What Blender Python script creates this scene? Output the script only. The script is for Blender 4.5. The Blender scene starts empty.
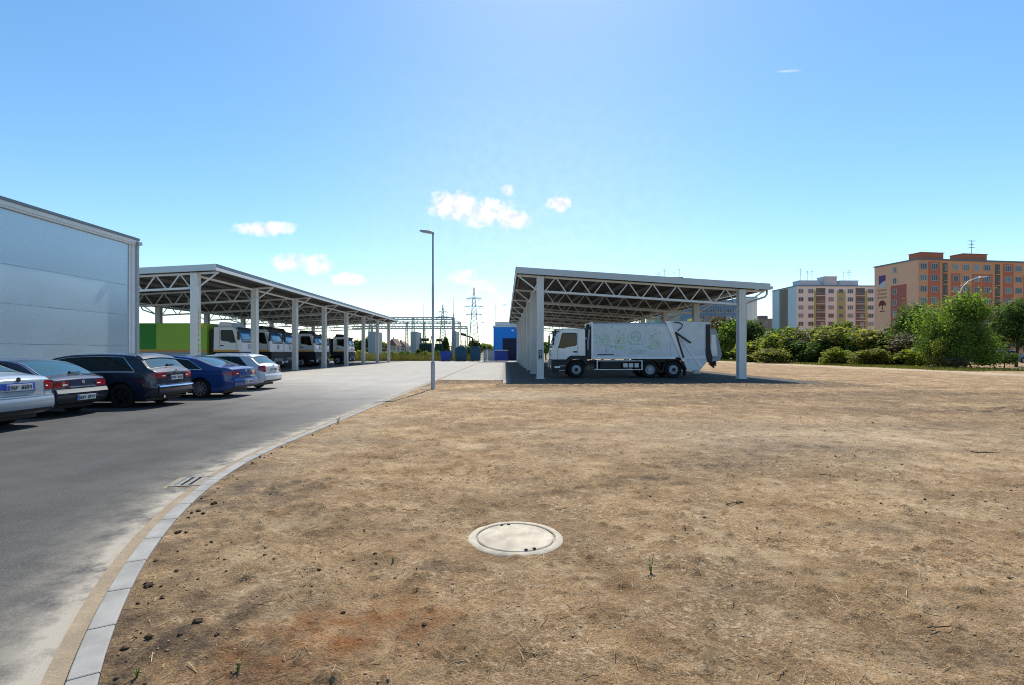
import bpy, bmesh, math, random
import numpy as np
from mathutils import Vector, Matrix
R = math.radians
sc = bpy.context.scene
COL = sc.collection
random.seed(7)
H = 1.55                      # eye height; one metre at depth Y spans 510/Y pixels
def at(px, py, Y):            # photo measurement -> metres
    return ((px-505)*Y/510.0, Y, H-(py-352)*Y/510.0)
def gx(px, Y): return (px-505)*Y/510.0
def gz(py, Y): return H-(py-352)*Y/510.0

# ------------------------------------------------------------------ materials
def nodes_of(name):
    m = bpy.data.materials.new(name); m.use_nodes = True
    nt = m.node_tree; b = nt.nodes['Principled BSDF']
    return m, nt, b
def N(nt, t, **kw):
    n = nt.nodes.new(t)
    for k, v in kw.items():
        if k.startswith('i_'):
            key = k[2:]; key = int(key) if key.isdigit() else key
            n.inputs[key].default_value = v
        else: setattr(n, k, v)
    return n
def mat(name, col, rough=.5, metal=0., var=.12, scale=3., bump=0., bscale=60., coat=0., ior=1.5, stretch=(1,1,1)):
    m, nt, b = nodes_of(name)
    tc = N(nt, 'ShaderNodeTexCoord'); mp = N(nt, 'ShaderNodeMapping'); mp.inputs['Scale'].default_value = stretch
    nt.links.new(tc.outputs['Object'], mp.inputs['Vector'])
    no = N(nt, 'ShaderNodeTexNoise', i_Scale=scale, i_Detail=5., i_Roughness=.6)
    nt.links.new(mp.outputs[0], no.inputs['Vector'])
    mr = N(nt, 'ShaderNodeMapRange'); mr.inputs['From Min'].default_value=.25; mr.inputs['From Max'].default_value=.75
    mr.inputs['To Min'].default_value = 1-var; mr.inputs['To Max'].default_value = 1+var
    nt.links.new(no.outputs['Fac'], mr.inputs['Value'])
    mx = N(nt, 'ShaderNodeVectorMath', operation='SCALE'); mx.inputs[0].default_value = col[:3]
    nt.links.new(mr.outputs[0], mx.inputs['Scale'])
    nt.links.new(mx.outputs[0], b.inputs['Base Color'])
    mr2 = N(nt, 'ShaderNodeMapRange'); mr2.inputs['To Min'].default_value=max(0,rough-.06); mr2.inputs['To Max'].default_value=min(1,rough+.06)
    nt.links.new(no.outputs['Fac'], mr2.inputs['Value']); nt.links.new(mr2.outputs[0], b.inputs['Roughness'])
    b.inputs['Metallic'].default_value = metal; b.inputs['IOR'].default_value = ior
    b.inputs['Specular IOR Level'].default_value = .15 if (rough>=.8 or coat>.9) else .4
    b.inputs['Coat Weight'].default_value = coat; b.inputs['Coat Roughness'].default_value = .04
    if bump:
        n2 = N(nt, 'ShaderNodeTexNoise', i_Scale=bscale, i_Detail=4.)
        nt.links.new(tc.outputs['Object'], n2.inputs['Vector'])
        bp = N(nt, 'ShaderNodeBump', i_Strength=bump, i_Distance=.02)
        nt.links.new(n2.outputs['Fac'], bp.inputs['Height']); nt.links.new(bp.outputs[0], b.inputs['Normal'])
    return m
M = {}
M['steel_white'] = mat('steel_white', (.66,.66,.64), .5, var=.07, scale=1.2)
M['column_grey'] = mat('column_grey', (.62,.62,.60), .55, var=.1, scale=1.6, bump=.05, stretch=(1,1,.3))
M['deck'] = mat('roof_deck', (.095,.095,.095), .6, var=.12, scale=.8)
M['purlin_grey'] = mat('purlin_grey', (.16,.16,.16), .55, var=.08)
M['fascia'] = mat('fascia_sheet', (.50,.54,.56), .4, var=.06, scale=.7, stretch=(.2,.2,1))
M['roof_edge'] = mat('roof_edge', (.12,.15,.19), .4, var=.1)
M['wall_sheet'] = mat('wall_sheet', (.50,.59,.645), .27, metal=.35, var=.05, scale=.5)
M['trim_white'] = mat('trim_white', (.7,.7,.69), .45, var=.06)
M['seam'] = mat('seam', (.35,.41,.45), .5)
M['galv'] = mat('galvanised', (.36,.38,.40), .42, metal=.55, var=.14, scale=6)
M['concrete'] = mat('concrete', (.48,.45,.41), .9, var=.16, scale=6, bump=.25, bscale=120)
M['kerb'] = mat('kerb_stone', (.28,.272,.255), .85, var=.28, scale=3.5, bump=.2, bscale=150)
M['gutter'] = mat('gutter_mortar', (.27,.215,.15), .95, var=.25, scale=5, bump=.4, bscale=60)
M['lid'] = mat('lid_concrete', (.45,.395,.31), .9, var=.34, scale=6, bump=.2, bscale=140)
M['iron'] = mat('cast_iron', (.16,.15,.13), .6, metal=.4, var=.3, scale=14)
M['grate'] = mat('worn_grate', (.20,.185,.165), .6, metal=.1, var=.2, scale=14)
M['black'] = mat('black_plastic', (.018,.018,.02), .55, var=.2)
M['void'] = mat('dark_inside', (.006,.006,.007), .9)
M['tyre'] = mat('tyre_rubber', (.018,.018,.018), .85, var=.25, scale=12)
M['rim'] = mat('alloy_rim', (.42,.43,.45), .3, metal=.8, var=.08)
M['rim_dark'] = mat('dark_alloy', (.045,.045,.05), .35, metal=.7, var=.1)
M['chrome'] = mat('chrome_trim', (.75,.76,.78), .12, metal=1., var=.03)
M['silver'] = mat('silver_paint', (.27,.315,.365), .34, metal=.2, var=.03, scale=40, coat=1.)
M['silver2'] = mat('pale_silver_paint', (.50,.53,.56), .34, metal=.15, var=.03, scale=40, coat=1.)
M['navy'] = mat('navy_paint', (.006,.016,.048), .5, metal=0, var=.06, scale=40, coat=1.)
M['midnight'] = mat('midnight_paint', (.005,.009,.026), .5, metal=0, var=.06, scale=40, coat=1.)
M['blue'] = mat('blue_paint', (.006,.040,.17), .5, metal=0, var=.06, scale=40, coat=1.)
M['car_blue'] = mat('bright_blue_paint', (.03,.16,.5), .3, coat=1.)
M['tail_red'] = mat('tail_lamp', (.22,.006,.010), .2, var=.25, scale=18, coat=1.)
M['lamp_clear'] = mat('lamp_clear', (.75,.77,.8), .1, var=.1, scale=18, coat=1.)
M['plate'] = mat('number_plate', (.42,.44,.47), .4, var=.05)
M['plate_blue'] = mat('plate_blue', (.02,.06,.35), .4)
M['ink'] = mat('plate_ink', (.02,.02,.03), .5)
M['amber'] = mat('amber', (.7,.22,.02), .3, coat=.5)
M['truck_white'] = mat('truck_white', (.78,.79,.79), .38, var=.05, scale=1.5, coat=.5)
M['truck_body'] = mat('truck_body', (.60,.645,.69), .42, var=.10, scale=2.2, coat=.2)
M['truck_dark'] = mat('truck_dark', (.014,.016,.020), .6, var=.25, scale=5)
M['truck_stripe'] = mat('truck_stripe', (.72,.33,.04), .45, var=.1)
M['green_box'] = mat('green_box', (.34,.58,.06), .45, var=.06, scale=1)
M['green_deep'] = mat('green_deep', (.02,.27,.015), .45, var=.06, scale=1)
M['yellow'] = mat('yellow_panel', (.65,.55,.03), .45)
M['mark_green'] = mat('mark_green', (.46,.62,.40), .45, var=.25, scale=6)
M['mark_teal'] = mat('mark_teal', (.38,.56,.44), .45, var=.25, scale=6)
M['mark_blue'] = mat('mark_blue', (.55,.61,.67), .45, var=.25, scale=6)
M['ind_blue'] = mat('industrial_blue', (.004,.22,.72), .5, var=.06, scale=.6)
M['door_navy'] = mat('door_navy', (.006,.008,.045), .5, var=.1)
M['skip_blue'] = mat('skip_cobalt', (.008,.05,.33), .45, var=.15, scale=2)
M['skip_teal'] = mat('skip_teal', (.004,.06,.12), .5, var=.2, scale=2)
M['container_grey'] = mat('container_grey', (.33,.36,.40), .5, var=.1)
M['wallgrey'] = mat('firewall_concrete', (.36,.38,.38), .85, var=.12, scale=.6)
M['lattice'] = mat('lattice_steel', (.30,.33,.34), .55, metal=.3, var=.1)
M['transformer'] = mat('transformer_green', (.03,.085,.06), .5, var=.15)
M['porcelain'] = mat('porcelain', (.22,.10,.06), .3)
M['bark'] = mat('bark', (.07,.055,.04), .9, var=.35, scale=6, bump=.5, bscale=20)
M['brick_red'] = mat('brick_red', (.30,.10,.06), .85, var=.15, scale=1)
M['frame_white'] = mat('window_frame_white', (.50,.50,.49), .5)
def glassmat(name, col=(.012,.02,.025), ior=1.55, rough=.04, metal=0.):
    m, nt, b = nodes_of(name)
    b.inputs['Base Color'].default_value = (*col,1); b.inputs['Roughness'].default_value = rough
    b.inputs['IOR'].default_value = ior; b.inputs['Metallic'].default_value = metal
    no = N(nt,'ShaderNodeTexNoise', i_Scale=1.3, i_Detail=1.); bp = N(nt,'ShaderNodeBump', i_Strength=.04, i_Distance=.05)
    nt.links.new(no.outputs['Fac'], bp.inputs['Height']); nt.links.new(bp.outputs[0], b.inputs['Normal'])
    return m
M['car_glass'] = glassmat('car_glass', (.008,.013,.014), 1.38)
M['rear_glass'] = glassmat('sky_blue_rear_glass', (.03,.085,.115), 1.6)  # blue of the reflected sky is put into the base colour
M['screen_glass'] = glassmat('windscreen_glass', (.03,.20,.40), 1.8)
M['house_glass'] = glassmat('house_glass', (.035,.045,.055), 1.45, .12)

def paneglass():
    m=M['house_glass']; nt=m.node_tree; b=nt.nodes['Principled BSDF']; oi=N(nt,'ShaderNodeObjectInfo'); r=N(nt,'ShaderNodeValToRGB')
    e=r.color_ramp.elements; e[0].position=.45; e[0].color=(.045,.055,.065,1); e[1].position=1.; e[1].color=(.30,.29,.27,1)
    nt.links.new(oi.outputs['Random'],r.inputs[0]); nt.links.new(r.outputs[0],b.inputs['Base Color'])
paneglass()
# ------------------------------------------------------------------ mesh builder
class MB:
    def __init__(s): s.v=[]; s.f=[]; s.m=[]; s.cur=0
    def face(s, idx): s.f.append(tuple(idx)); s.m.append(s.cur)
    def boxr(s, x0,x1,y0,y1,z0,z1):
        b=len(s.v)
        s.v += [(x0,y0,z0),(x1,y0,z0),(x1,y1,z0),(x0,y1,z0),(x0,y0,z1),(x1,y0,z1),(x1,y1,z1),(x0,y1,z1)]
        for q in ((0,3,2,1),(4,5,6,7),(0,1,5,4),(1,2,6,5),(2,3,7,6),(3,0,4,7)): s.face([b+i for i in q])
        return s
    def bar(s, p, q, w, h=None):
        h = h or w; p=Vector(p); q=Vector(q); d=(q-p).normalized()
        up = Vector((0,0,1)) if abs(d.z)<.95 else Vector((0,1,0))
        a = d.cross(up).normalized(); c = a.cross(d).normalized(); b=len(s.v)
        for e in (p,q):
            for (i,j) in ((-1,-1),(1,-1),(1,1),(-1,1)): s.v.append(tuple(e+a*(i*w/2)+c*(j*h/2)))
        for qd in ((0,1,2,3),(7,6,5,4),(0,4,5,1),(1,5,6,2),(2,6,7,3),(3,7,4,0)): s.face([b+i for i in qd])
        return s
    def tube(s, pts, r, n=10, cap=True):
        pts=[Vector(p) for p in pts]; rs = r if isinstance(r,(list,tuple)) else [r]*len(pts)
        rings=[]
        for i,p in enumerate(pts):
            d = (pts[min(i+1,len(pts)-1)]-pts[max(i-1,0)]).normalized()
            up = Vector((0,1,0)) if abs(d.y)<.9 else Vector((1,0,0))
            a=d.cross(up).normalized(); c=a.cross(d).normalized(); b=len(s.v)
            for k in range(n):
                t=2*math.pi*k/n; s.v.append(tuple(p+(a*math.cos(t)+c*math.sin(t))*rs[i]))
            rings.append(b)
        for i in range(len(rings)-1):
            for k in range(n):
                s.face((rings[i]+k, rings[i]+(k+1)%n, rings[i+1]+(k+1)%n, rings[i+1]+k))
        if cap:
            s.face([rings[0]+k for k in range(n)][::-1]); s.face([rings[-1]+k for k in range(n)])
        return s
    def lathe(s, prof, n=28, c=(0,0,0), axis='z', caps=(True,True)):
        rings=[]
        for (r,h) in prof:
            b=len(s.v)
            for k in range(n):
                t=2*math.pi*k/n; x,y=r*math.cos(t), r*math.sin(t)
                p = (x,y,h) if axis=='z' else (x,h,y) if axis=='y' else (h,x,y)
                s.v.append((p[0]+c[0],p[1]+c[1],p[2]+c[2]))
            rings.append(b)
        for i in range(len(rings)-1):
            for k in range(n): s.face((rings[i]+k, rings[i]+(k+1)%n, rings[i+1]+(k+1)%n, rings[i+1]+k))
        if caps[0]: s.face([rings[0]+k for k in range(n)][::-1])
        if caps[1]: s.face([rings[-1]+k for k in range(n)])
        return s
    def prism(s, poly, a0, a1, axis='y'):     # poly of (u,v); axis y: (x,z); axis x: (y,z); axis z: (x,y)
        b=len(s.v); n=len(poly)
        for a in (a0,a1):
            for (u,v) in poly:
                s.v.append((u,a,v) if axis=='y' else (a,u,v) if axis=='x' else (u,v,a))
        s.face(list(range(b,b+n))); s.face(list(range(b+n,b+2*n))[::-1])
        for k in range(n): s.face((b+k, b+n+k, b+n+(k+1)%n, b+(k+1)%n))
        return s
    def build(s, name, mats, parent=None, bevel=0, smooth=False, seg=2):
        me=bpy.data.meshes.new(name); me.from_pydata(s.v,[],s.f); me.update()
        mats = mats if isinstance(mats,(list,tuple)) else [mats]
        for m in mats: me.materials.append(M[m] if isinstance(m,str) else m)
        if len(mats)>1: me.polygons.foreach_set('material_index', s.m)
        bm=bmesh.new(); bm.from_mesh(me); bmesh.ops.recalc_face_normals(bm, faces=bm.faces); bm.to_mesh(me); bm.free()
        if smooth:
            me.polygons.foreach_set('use_smooth',[True]*len(me.polygons))
            try: me.set_sharp_from_angle(angle=R(38))
            except Exception: pass
        o=bpy.data.objects.new(name, me); COL.objects.link(o)
        if parent is not None: o.parent=parent
        if bevel:
            md=o.modifiers.new('bevel','BEVEL'); md.width=bevel; md.segments=seg; md.limit_method='ANGLE'; md.angle_limit=R(40)
        return o
def raw_mesh(name, V, F, mats, parent=None, smooth=False):
    V=np.asarray(V,dtype=np.float32); F=np.asarray(F,dtype=np.int32); k=F.shape[1]
    me=bpy.data.meshes.new(name); me.vertices.add(len(V)); me.vertices.foreach_set('co',V.ravel())
    me.loops.add(F.size); me.loops.foreach_set('vertex_index',F.ravel())
    me.polygons.add(len(F)); me.polygons.foreach_set('loop_start',np.arange(0,F.size,k,dtype=np.int32))
    me.update(calc_edges=True); me.validate()
    if smooth: me.polygons.foreach_set('use_smooth',[True]*len(me.polygons))
    for m in (mats if isinstance(mats,(list,tuple)) else [mats]): me.materials.append(M[m] if isinstance(m,str) else m)
    o=bpy.data.objects.new(name,me); COL.objects.link(o)
    if parent is not None: o.parent=parent
    return o
def tag(o, label=None, cat=None, group=None, kind=None):
    if label: o['label']=label
    if cat: o['category']=cat
    if group: o['group']=group
    if kind: o['kind']=kind
    return o
def thing(name, label, cat, loc=(0,0,0), rz=0, group=None):
    o=bpy.data.objects.new(name,None); COL.objects.link(o); o.location=loc; o.rotation_euler=(0,0,rz); o.empty_display_size=.3
    return tag(o,label,cat,group)
def copy_tree(o, parent=None):
    c=o.copy(); COL.objects.link(c)
    if parent is not None: c.parent=parent
    for ch in list(o.children): copy_tree(ch,c)
    return c

# ------------------------------------------------------------------ numpy noise
def vnoise(x,y,seed=0):
    xi=np.floor(x).astype(np.int64); yi=np.floor(y).astype(np.int64); xf=x-xi; yf=y-yi
    u=xf*xf*xf*(xf*(xf*6-15)+10); v=yf*yf*yf*(yf*(yf*6-15)+10)
    def h(a,b):
        n=(a*374761393+b*668265263+seed*1442695041)&0xffffffff
        n=((n^(n>>13))*1274126177)&0xffffffff; n=n^(n>>16)
        return (n&0xffffff)/float(0xffffff)
    return (h(xi,yi)*(1-u)+h(xi+1,yi)*u)*(1-v)+(h(xi,yi+1)*(1-u)+h(xi+1,yi+1)*u)*v
def fbm(x,y,oct=4,seed=0,gain=.5):
    t=0;a=1;n=0
    for i in range(oct):
        t=t+a*vnoise(x*2**i,y*2**i,seed+i*17); n+=a; a*=gain
    return t/n
def pchip(P):
    X=np.array([p[0] for p in P],float); Z=np.array([p[1] for p in P],float)
    h=np.diff(X); d=np.diff(Z)/h; m=np.zeros(len(X)); m[0]=d[0]; m[-1]=d[-1]
    for i in range(1,len(X)-1):
        if d[i-1]*d[i]>0:
            w1=2*h[i]+h[i-1]; w2=h[i]+2*h[i-1]; m[i]=(w1+w2)/(w1/d[i-1]+w2/d[i])
    def f(x):
        x=np.clip(np.asarray(x,float),X[0],X[-1]); i=np.clip(np.searchsorted(X,x)-1,0,len(X)-2)
        t=(x-X[i])/h[i]
        return ((2*t**3-3*t**2+1)*Z[i]+(t**3-2*t**2+t)*h[i]*m[i]+(-2*t**3+3*t**2)*Z[i+1]+(t**3-t**2)*h[i]*m[i+1])
    return f
# ------------------------------------------------------------------ camera, sun, sky
cam=bpy.data.objects.new('camera', bpy.data.cameras.new('camera')); COL.objects.link(cam); sc.camera=cam
cam.location=(0,0,H); cam.rotation_euler=(R(90),0,0)
cam.data.lens=510/1024*36; cam.data.sensor_width=36; cam.data.shift_x=7/1024; cam.data.shift_y=9.5/1024
cam.data.clip_start=.05; cam.data.clip_end=6000
EL, AZ = R(52), R(6.4)
sv=Vector((math.sin(AZ)*math.cos(EL), math.cos(AZ)*math.cos(EL), math.sin(EL)))
sl=bpy.data.lights.new('sun','SUN'); sl.energy=4.9; sl.angle=R(.53); sl.color=(1,.94,.84)
so=bpy.data.objects.new('sun',sl); COL.objects.link(so); so.rotation_euler=sv.to_track_quat('Z','Y').to_euler(); so.location=(0,0,60)
w=bpy.data.worlds.new('World'); sc.world=w; w.use_nodes=True; nt=w.node_tree
bg=nt.nodes['Background']; bg.inputs['Strength'].default_value=.15
sky=N(nt,'ShaderNodeTexSky'); sky.sky_type='NISHITA'; sky.sun_disc=False
sky.sun_elevation=EL; sky.sun_rotation=AZ; sky.altitude=350; sky.air_density=1.0; sky.dust_density=.35; sky.ozone_density=1.6
tc=N(nt,'ShaderNodeTexCoord'); sep=N(nt,'ShaderNodeSeparateXYZ'); nt.links.new(tc.outputs['Generated'],sep.inputs[0])
def mth(op,a,b=None,clamp=False):
    n=N(nt,'ShaderNodeMath',operation=op); n.use_clamp=clamp
    for i,x in enumerate((a,b)):
        if x is None: continue
        if isinstance(x,(int,float)): n.inputs[i].default_value=x
        else: nt.links.new(x,n.inputs[i])
    return n.outputs[0]
yy=mth('MAXIMUM',sep.outputs['Y'],.02)
U=mth('DIVIDE',sep.outputs['X'],yy); V=mth('DIVIDE',sep.outputs['Z'],yy)
comb=N(nt,'ShaderNodeCombineXYZ'); nt.links.new(U,comb.inputs[0]); nt.links.new(V,comb.inputs[1])
no=N(nt,'ShaderNodeTexNoise',i_Scale=46.,i_Detail=7.,i_Roughness=.56); nt.links.new(comb.outputs[0],no.inputs['Vector'])
no2=N(nt,'ShaderNodeTexNoise',i_Scale=11.,i_Detail=3.); nt.links.new(comb.outputs[0],no2.inputs['Vector'])
turb=mth('ADD',mth('MULTIPLY',mth('SUBTRACT',no.outputs['Fac'],.5),2.5),mth('MULTIPLY',mth('SUBTRACT',no2.outputs['Fac'],.5),1.6))
# clouds: direction tangent-plane centre and half-sizes (degrees-like units of photo pixels)
clouds=[(458,205,24,12,1),(484,212,26,12,1),(510,219,17,9,1),(507,190,6,5,.8),(558,204,10,6,1),
        (266,229,27,6,1),(290,262,15,8,.9),(318,266,13,9,.9),(345,279,18,5.5,1),
        (462,277,13,8,.9),(482,288,16,8,.8),(500,296,12,5,.6),(365,303,20,6,.28),(425,314,40,6,.2)]
cov=None
for (px,py,a,b,k) in clouds:
    u0=(px-505)/510; v0=(352-py)/510
    a*=1.2; b*=1.22; du=mth('DIVIDE',mth('SUBTRACT',U,u0),a/510); dv=mth('DIVIDE',mth('SUBTRACT',V,v0),b/510)
    a_=1;d2=mth('ADD',mth('MULTIPLY',du,du),mth('MULTIPLY',dv,dv))
    c=mth('MULTIPLY',mth('MULTIPLY',mth('ADD',mth('SUBTRACT',1.30,d2),turb),.9,True),k)
    cov=c if cov is None else mth('MAXIMUM',cov,c)
# a short contrail
du=mth('DIVIDE',mth('SUBTRACT',U,(789-505)/510),14/510)
dv=mth('DIVIDE',mth('SUBTRACT',mth('SUBTRACT',V,(352-71)/510),mth('MULTIPLY',mth('SUBTRACT',U,(789-505)/510),.06)),1.5/510)
ct=mth('MULTIPLY',mth('SUBTRACT',1.0,mth('ADD',mth('MULTIPLY',du,du),mth('MULTIPLY',dv,dv)),True),.38)
cov=mth('MAXIMUM',cov,ct)
# pale glow round the middle clouds, painted into the sky colour
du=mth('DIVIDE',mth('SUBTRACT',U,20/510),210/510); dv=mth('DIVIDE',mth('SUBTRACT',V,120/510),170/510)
pale_glow=mth('MULTIPLY',mth('EXPONENT',mth('MULTIPLY',mth('ADD',mth('MULTIPLY',du,du),mth('MULTIPLY',dv,dv)),-1.6)),mth('ADD',.17,mth('MULTIPLY',no2.outputs['Fac'],.05)))
cov=mth('MAXIMUM',cov,pale_glow)
front=mth('GREATER_THAN',sep.outputs['Y'],.03); cov=mth('MULTIPLY',cov,front,True)
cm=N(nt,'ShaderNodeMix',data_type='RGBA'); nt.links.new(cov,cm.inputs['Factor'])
hs=N(nt,'ShaderNodeHueSaturation',i_Hue=.493,i_Saturation=1.22,i_Value=.92); nt.links.new(sky.outputs[0],hs.inputs['Color'])
nt.links.new(hs.outputs[0],cm.inputs['A']); crp=N(nt,'ShaderNodeValToRGB'); crp.color_ramp.elements[0].position=.35; crp.color_ramp.elements[0].color=(4.4,4.6,4.85,1); crp.color_ramp.elements[1].position=.6; crp.color_ramp.elements[1].color=(5.7,5.75,5.8,1); nt.links.new(no.outputs['Fac'],crp.inputs[0]); nt.links.new(crp.outputs[0],cm.inputs['B'])
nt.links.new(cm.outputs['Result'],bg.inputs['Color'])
sc.cycles.use_denoising=True; sc.cycles.denoiser='OPENIMAGEDENOISE'; sc.cycles.denoising_input_passes='RGB_ALBEDO_NORMAL'; sc.cycles.denoising_prefilter='NONE'; sc.cycles.filter_width=1.05; sc.cycles.use_adaptive_sampling=False
vs=sc.view_settings; vs.view_transform='Standard'; vs.look='None'; vs.exposure=.38; vs.gamma=1; vs.use_curve_mapping=False

# ------------------------------------------------------------------ ground
CX,CY,RO=7.78,8.5,11.45          # kerb arc: centre and outer (soil side) radius; straight on beyond Y=8.5
def kerbx(Y,r=RO):
    Y=np.asarray(Y,float); x=CX-np.sqrt(np.maximum(r*r-(np.minimum(Y,CY)-CY)**2,0)); return x
# base sheet to the horizon
gm,nt2,b=nodes_of('far_ground')
tcx=N(nt2,'ShaderNodeTexCoord'); n1=N(nt2,'ShaderNodeTexNoise',i_Scale=.05,i_Detail=8.); nt2.links.new(tcx.outputs['Object'],n1.inputs['Vector'])
cr=N(nt2,'ShaderNodeValToRGB'); cr.color_ramp.elements[0].position=.35; cr.color_ramp.elements[0].color=(.09,.10,.045,1); cr.color_ramp.elements[1].position=.65; cr.color_ramp.elements[1].color=(.20,.17,.09,1)
nt2.links.new(n1.outputs['Fac'],cr.inputs[0]); nt2.links.new(cr.outputs[0],b.inputs['Base Color']); b.inputs['Roughness'].default_value=.95
mb=MB(); S=5000; b0=mb.boxr(-S,S,-S,S,-1.2,-.22); tag(mb.build('ground',gm),kind='structure')

# dirt
dm,nd,b=nodes_of('dirt')
L=nd.links.new
geo=N(nd,'ShaderNodeNewGeometry'); P_=geo.outputs['Position']
def noise(scale,detail=6.,rough=.6,vec=None,st=None):
    vec=vec or P_
    n=N(nd,'ShaderNodeTexNoise',i_Scale=scale,i_Detail=detail,i_Roughness=rough)
    if st:
        mp=N(nd,'ShaderNodeMapping'); mp.inputs['Scale'].default_value=st; L(vec,mp.inputs['Vector']); L(mp.outputs[0],n.inputs['Vector'])
    else: L(vec,n.inputs['Vector'])
    return n.outputs['Fac']
def ramp(fac,stops):
    r=N(nd,'ShaderNodeValToRGB'); e=r.color_ramp.elements
    while len(e)<len(stops): e.new(.5)
    for i,(p,c) in enumerate(stops): e[i].position=p; e[i].color=(*c,1) if len(c)==3 else c
    L(fac,r.inputs[0]); return r.outputs[0]
def mixc(f,a,c,mode='MIX'):
    n=N(nd,'ShaderNodeMix',data_type='RGBA',blend_type=mode)
    if isinstance(f,float): n.inputs['Factor'].default_value=f
    else: L(f,n.inputs['Factor'])
    for k,x in (('A',a),('B',c)):
        if isinstance(x,tuple): n.inputs[k].default_value=(*x,1)
        else: L(x,n.inputs[k])
    return n.outputs['Result']
def dmr(v,a,bb,c=0.,d=1.):
    n=N(nd,'ShaderNodeMapRange'); n.inputs['From Min'].default_value=a; n.inputs['From Max'].default_value=bb; n.inputs['To Min'].default_value=c; n.inputs['To Max'].default_value=d
    L(v,n.inputs['Value']); return n.outputs[0]
base=ramp(noise(2.2,9.,.65),[(.28,(.17,.093,.041)),(.44,(.345,.211,.099)),(.58,(.48,.312,.162)),(.75,(.59,.415,.236))])
big=noise(.35,6.,.6)
base=mixc(dmr(big,.42,.66),base,(.195,.118,.058))
streak=noise(.55,6.,.62,st=(.35,1.4,1.))
base=mixc(dmr(streak,.53,.66,0.,.6),base,(.135,.092,.054))
brk=noise(7.,8.,.72)
base=mixc(dmr(brk,.55,.67,0.,.5),base,(.13,.082,.044))
base=mixc(dmr(noise(4.3,7.,.7),.56,.68,0.,.55),base,(.50,.37,.225))
fine=noise(70.,4.,.75)
base=mixc(dmr(fine,.50,.62,0.,.72),base,(.095,.064,.04))
base=mixc(dmr(noise(110.,2.,.5),.56,.66,0.,.75),base,(.52,.41,.27))
def nmul(a,c):
    n=N(nd,'ShaderNodeMath',operation='MULTIPLY'); L(a,n.inputs[0]); L(c,n.inputs[1]); n.use_clamp=True; return n.outputs[0]
# dead-grass mats and crusts: broken-edged dark and pale scraps gathered in loose areas
base=mixc(nmul(dmr(noise(17.,7.,.74),.50,.57,0.,.75),dmr(noise(1.5,5.,.65),.42,.60)),base,(.125,.078,.040))
base=mixc(nmul(dmr(noise(24.,6.,.72),.53,.60,0.,.7),dmr(noise(1.1,5.,.6),.40,.58)),base,(.60,.46,.30))
base=mixc(dmr(noise(1.25,10.,.74),.53,.59,0.,.33),base,(.17,.112,.062))
base=mixc(dmr(noise(.8,10.,.72),.54,.62,0.,.45),base,(.56,.42,.255))
at_=N(nd,'ShaderNodeAttribute',attribute_name='patch'); sp=N(nd,'ShaderNodeSeparateColor'); L(at_.outputs['Color'],sp.inputs[0])
orange=mixc(dmr(fine,.4,.65),(.36,.155,.05),(.16,.065,.022))
def nmul(a,c):
    n=N(nd,'ShaderNodeMath',operation='MULTIPLY'); L(a,n.inputs[0]); L(c,n.inputs[1]); n.use_clamp=True; return n.outputs[0]
base=mixc(nmul(sp.outputs[0],dmr(noise(6.,5.),.38,.62)),base,orange)
greyc=mixc(dmr(fine,.4,.62),(.12,.083,.053),(.05,.036,.025))
base=mixc(nmul(sp.outputs[1],dmr(noise(3.5,6.,.7),.36,.60)),base,greyc)
base=mixc(nmul(sp.outputs[2],dmr(noise(5.,5.),.3,.6)),base,(.56,.47,.35))
vo=N(nd,'ShaderNodeTexVoronoi',i_Scale=38.); L(P_,vo.inputs['Vector'])
L(base,b.inputs['Base Color']); b.inputs['Roughness'].default_value=.95; b.inputs['Specular IOR Level'].default_value=.15
hsum=N(nd,'ShaderNodeMath',operation='ADD'); L(fine,hsum.inputs[0]); L(noise(14.,5.,.65),hsum.inputs[1])
bp=N(nd,'ShaderNodeBump',i_Strength=.85,i_Distance=.03); L(hsum.outputs[0],bp.inputs['Height']); L(bp.outputs[0],b.inputs['Normal'])
M['dirt']=dm
ys=[.6]
while ys[-1]<25.3: ys.append(ys[-1]+max(.009,ys[-1]*.0052))
ys=[y for y in ys if y<25.2]+[25.2,25.26]
while ys[-1]<112: ys.append(ys[-1]*1.0125)
ys=np.array(ys); NXC=620
tt=np.linspace(0,1,NXC)
x0=kerbx(ys)+.004; x1=np.maximum(ys*1.25+3,6.5); x1=np.minimum(x1,78)
Xg=x0[:,None]+(x1-x0)[:,None]*tt[None,:]; Yg=np.repeat(ys[:,None],NXC,1)
def dirt_h(X,Y):
    d=np.sqrt(X*X+Y*Y)
    h=(fbm(X*.35,Y*.35,4,3)-.5)*.09+(fbm(X*2.3,Y*2.3,4,11)-.5)*.045
    cl=fbm(X*9,Y*9,4,23); h=h+(cl-.5)*.017+np.maximum(cl-.62,0)*.12
    h=h+(vnoise(X*45,Y*45,5)-.5)*.006*np.clip(9/d,0,1)
    edge=np.clip((X-kerbx(Y))/.8,0,1)
    h=h*(.25+.75*edge)+.012
    d2=(X-.087)**2+(Y-4.22)**2; mh=np.exp(-(d2/.55**2)**2); h=h*(1-mh)+mh*(.004+.030*np.maximum(fbm(X*6,Y*6,3,91)-.44,0)*4*np.exp(-((np.sqrt(d2)-.43)/.07)**2))
    return h
Zg=dirt_h(Xg,Yg)
paved=((Yg>25.22)&(Xg<16.2)&~((Yg<28.3)&(Xg<-.15)))
Zg=np.where(paved,-.12,Zg)
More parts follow.
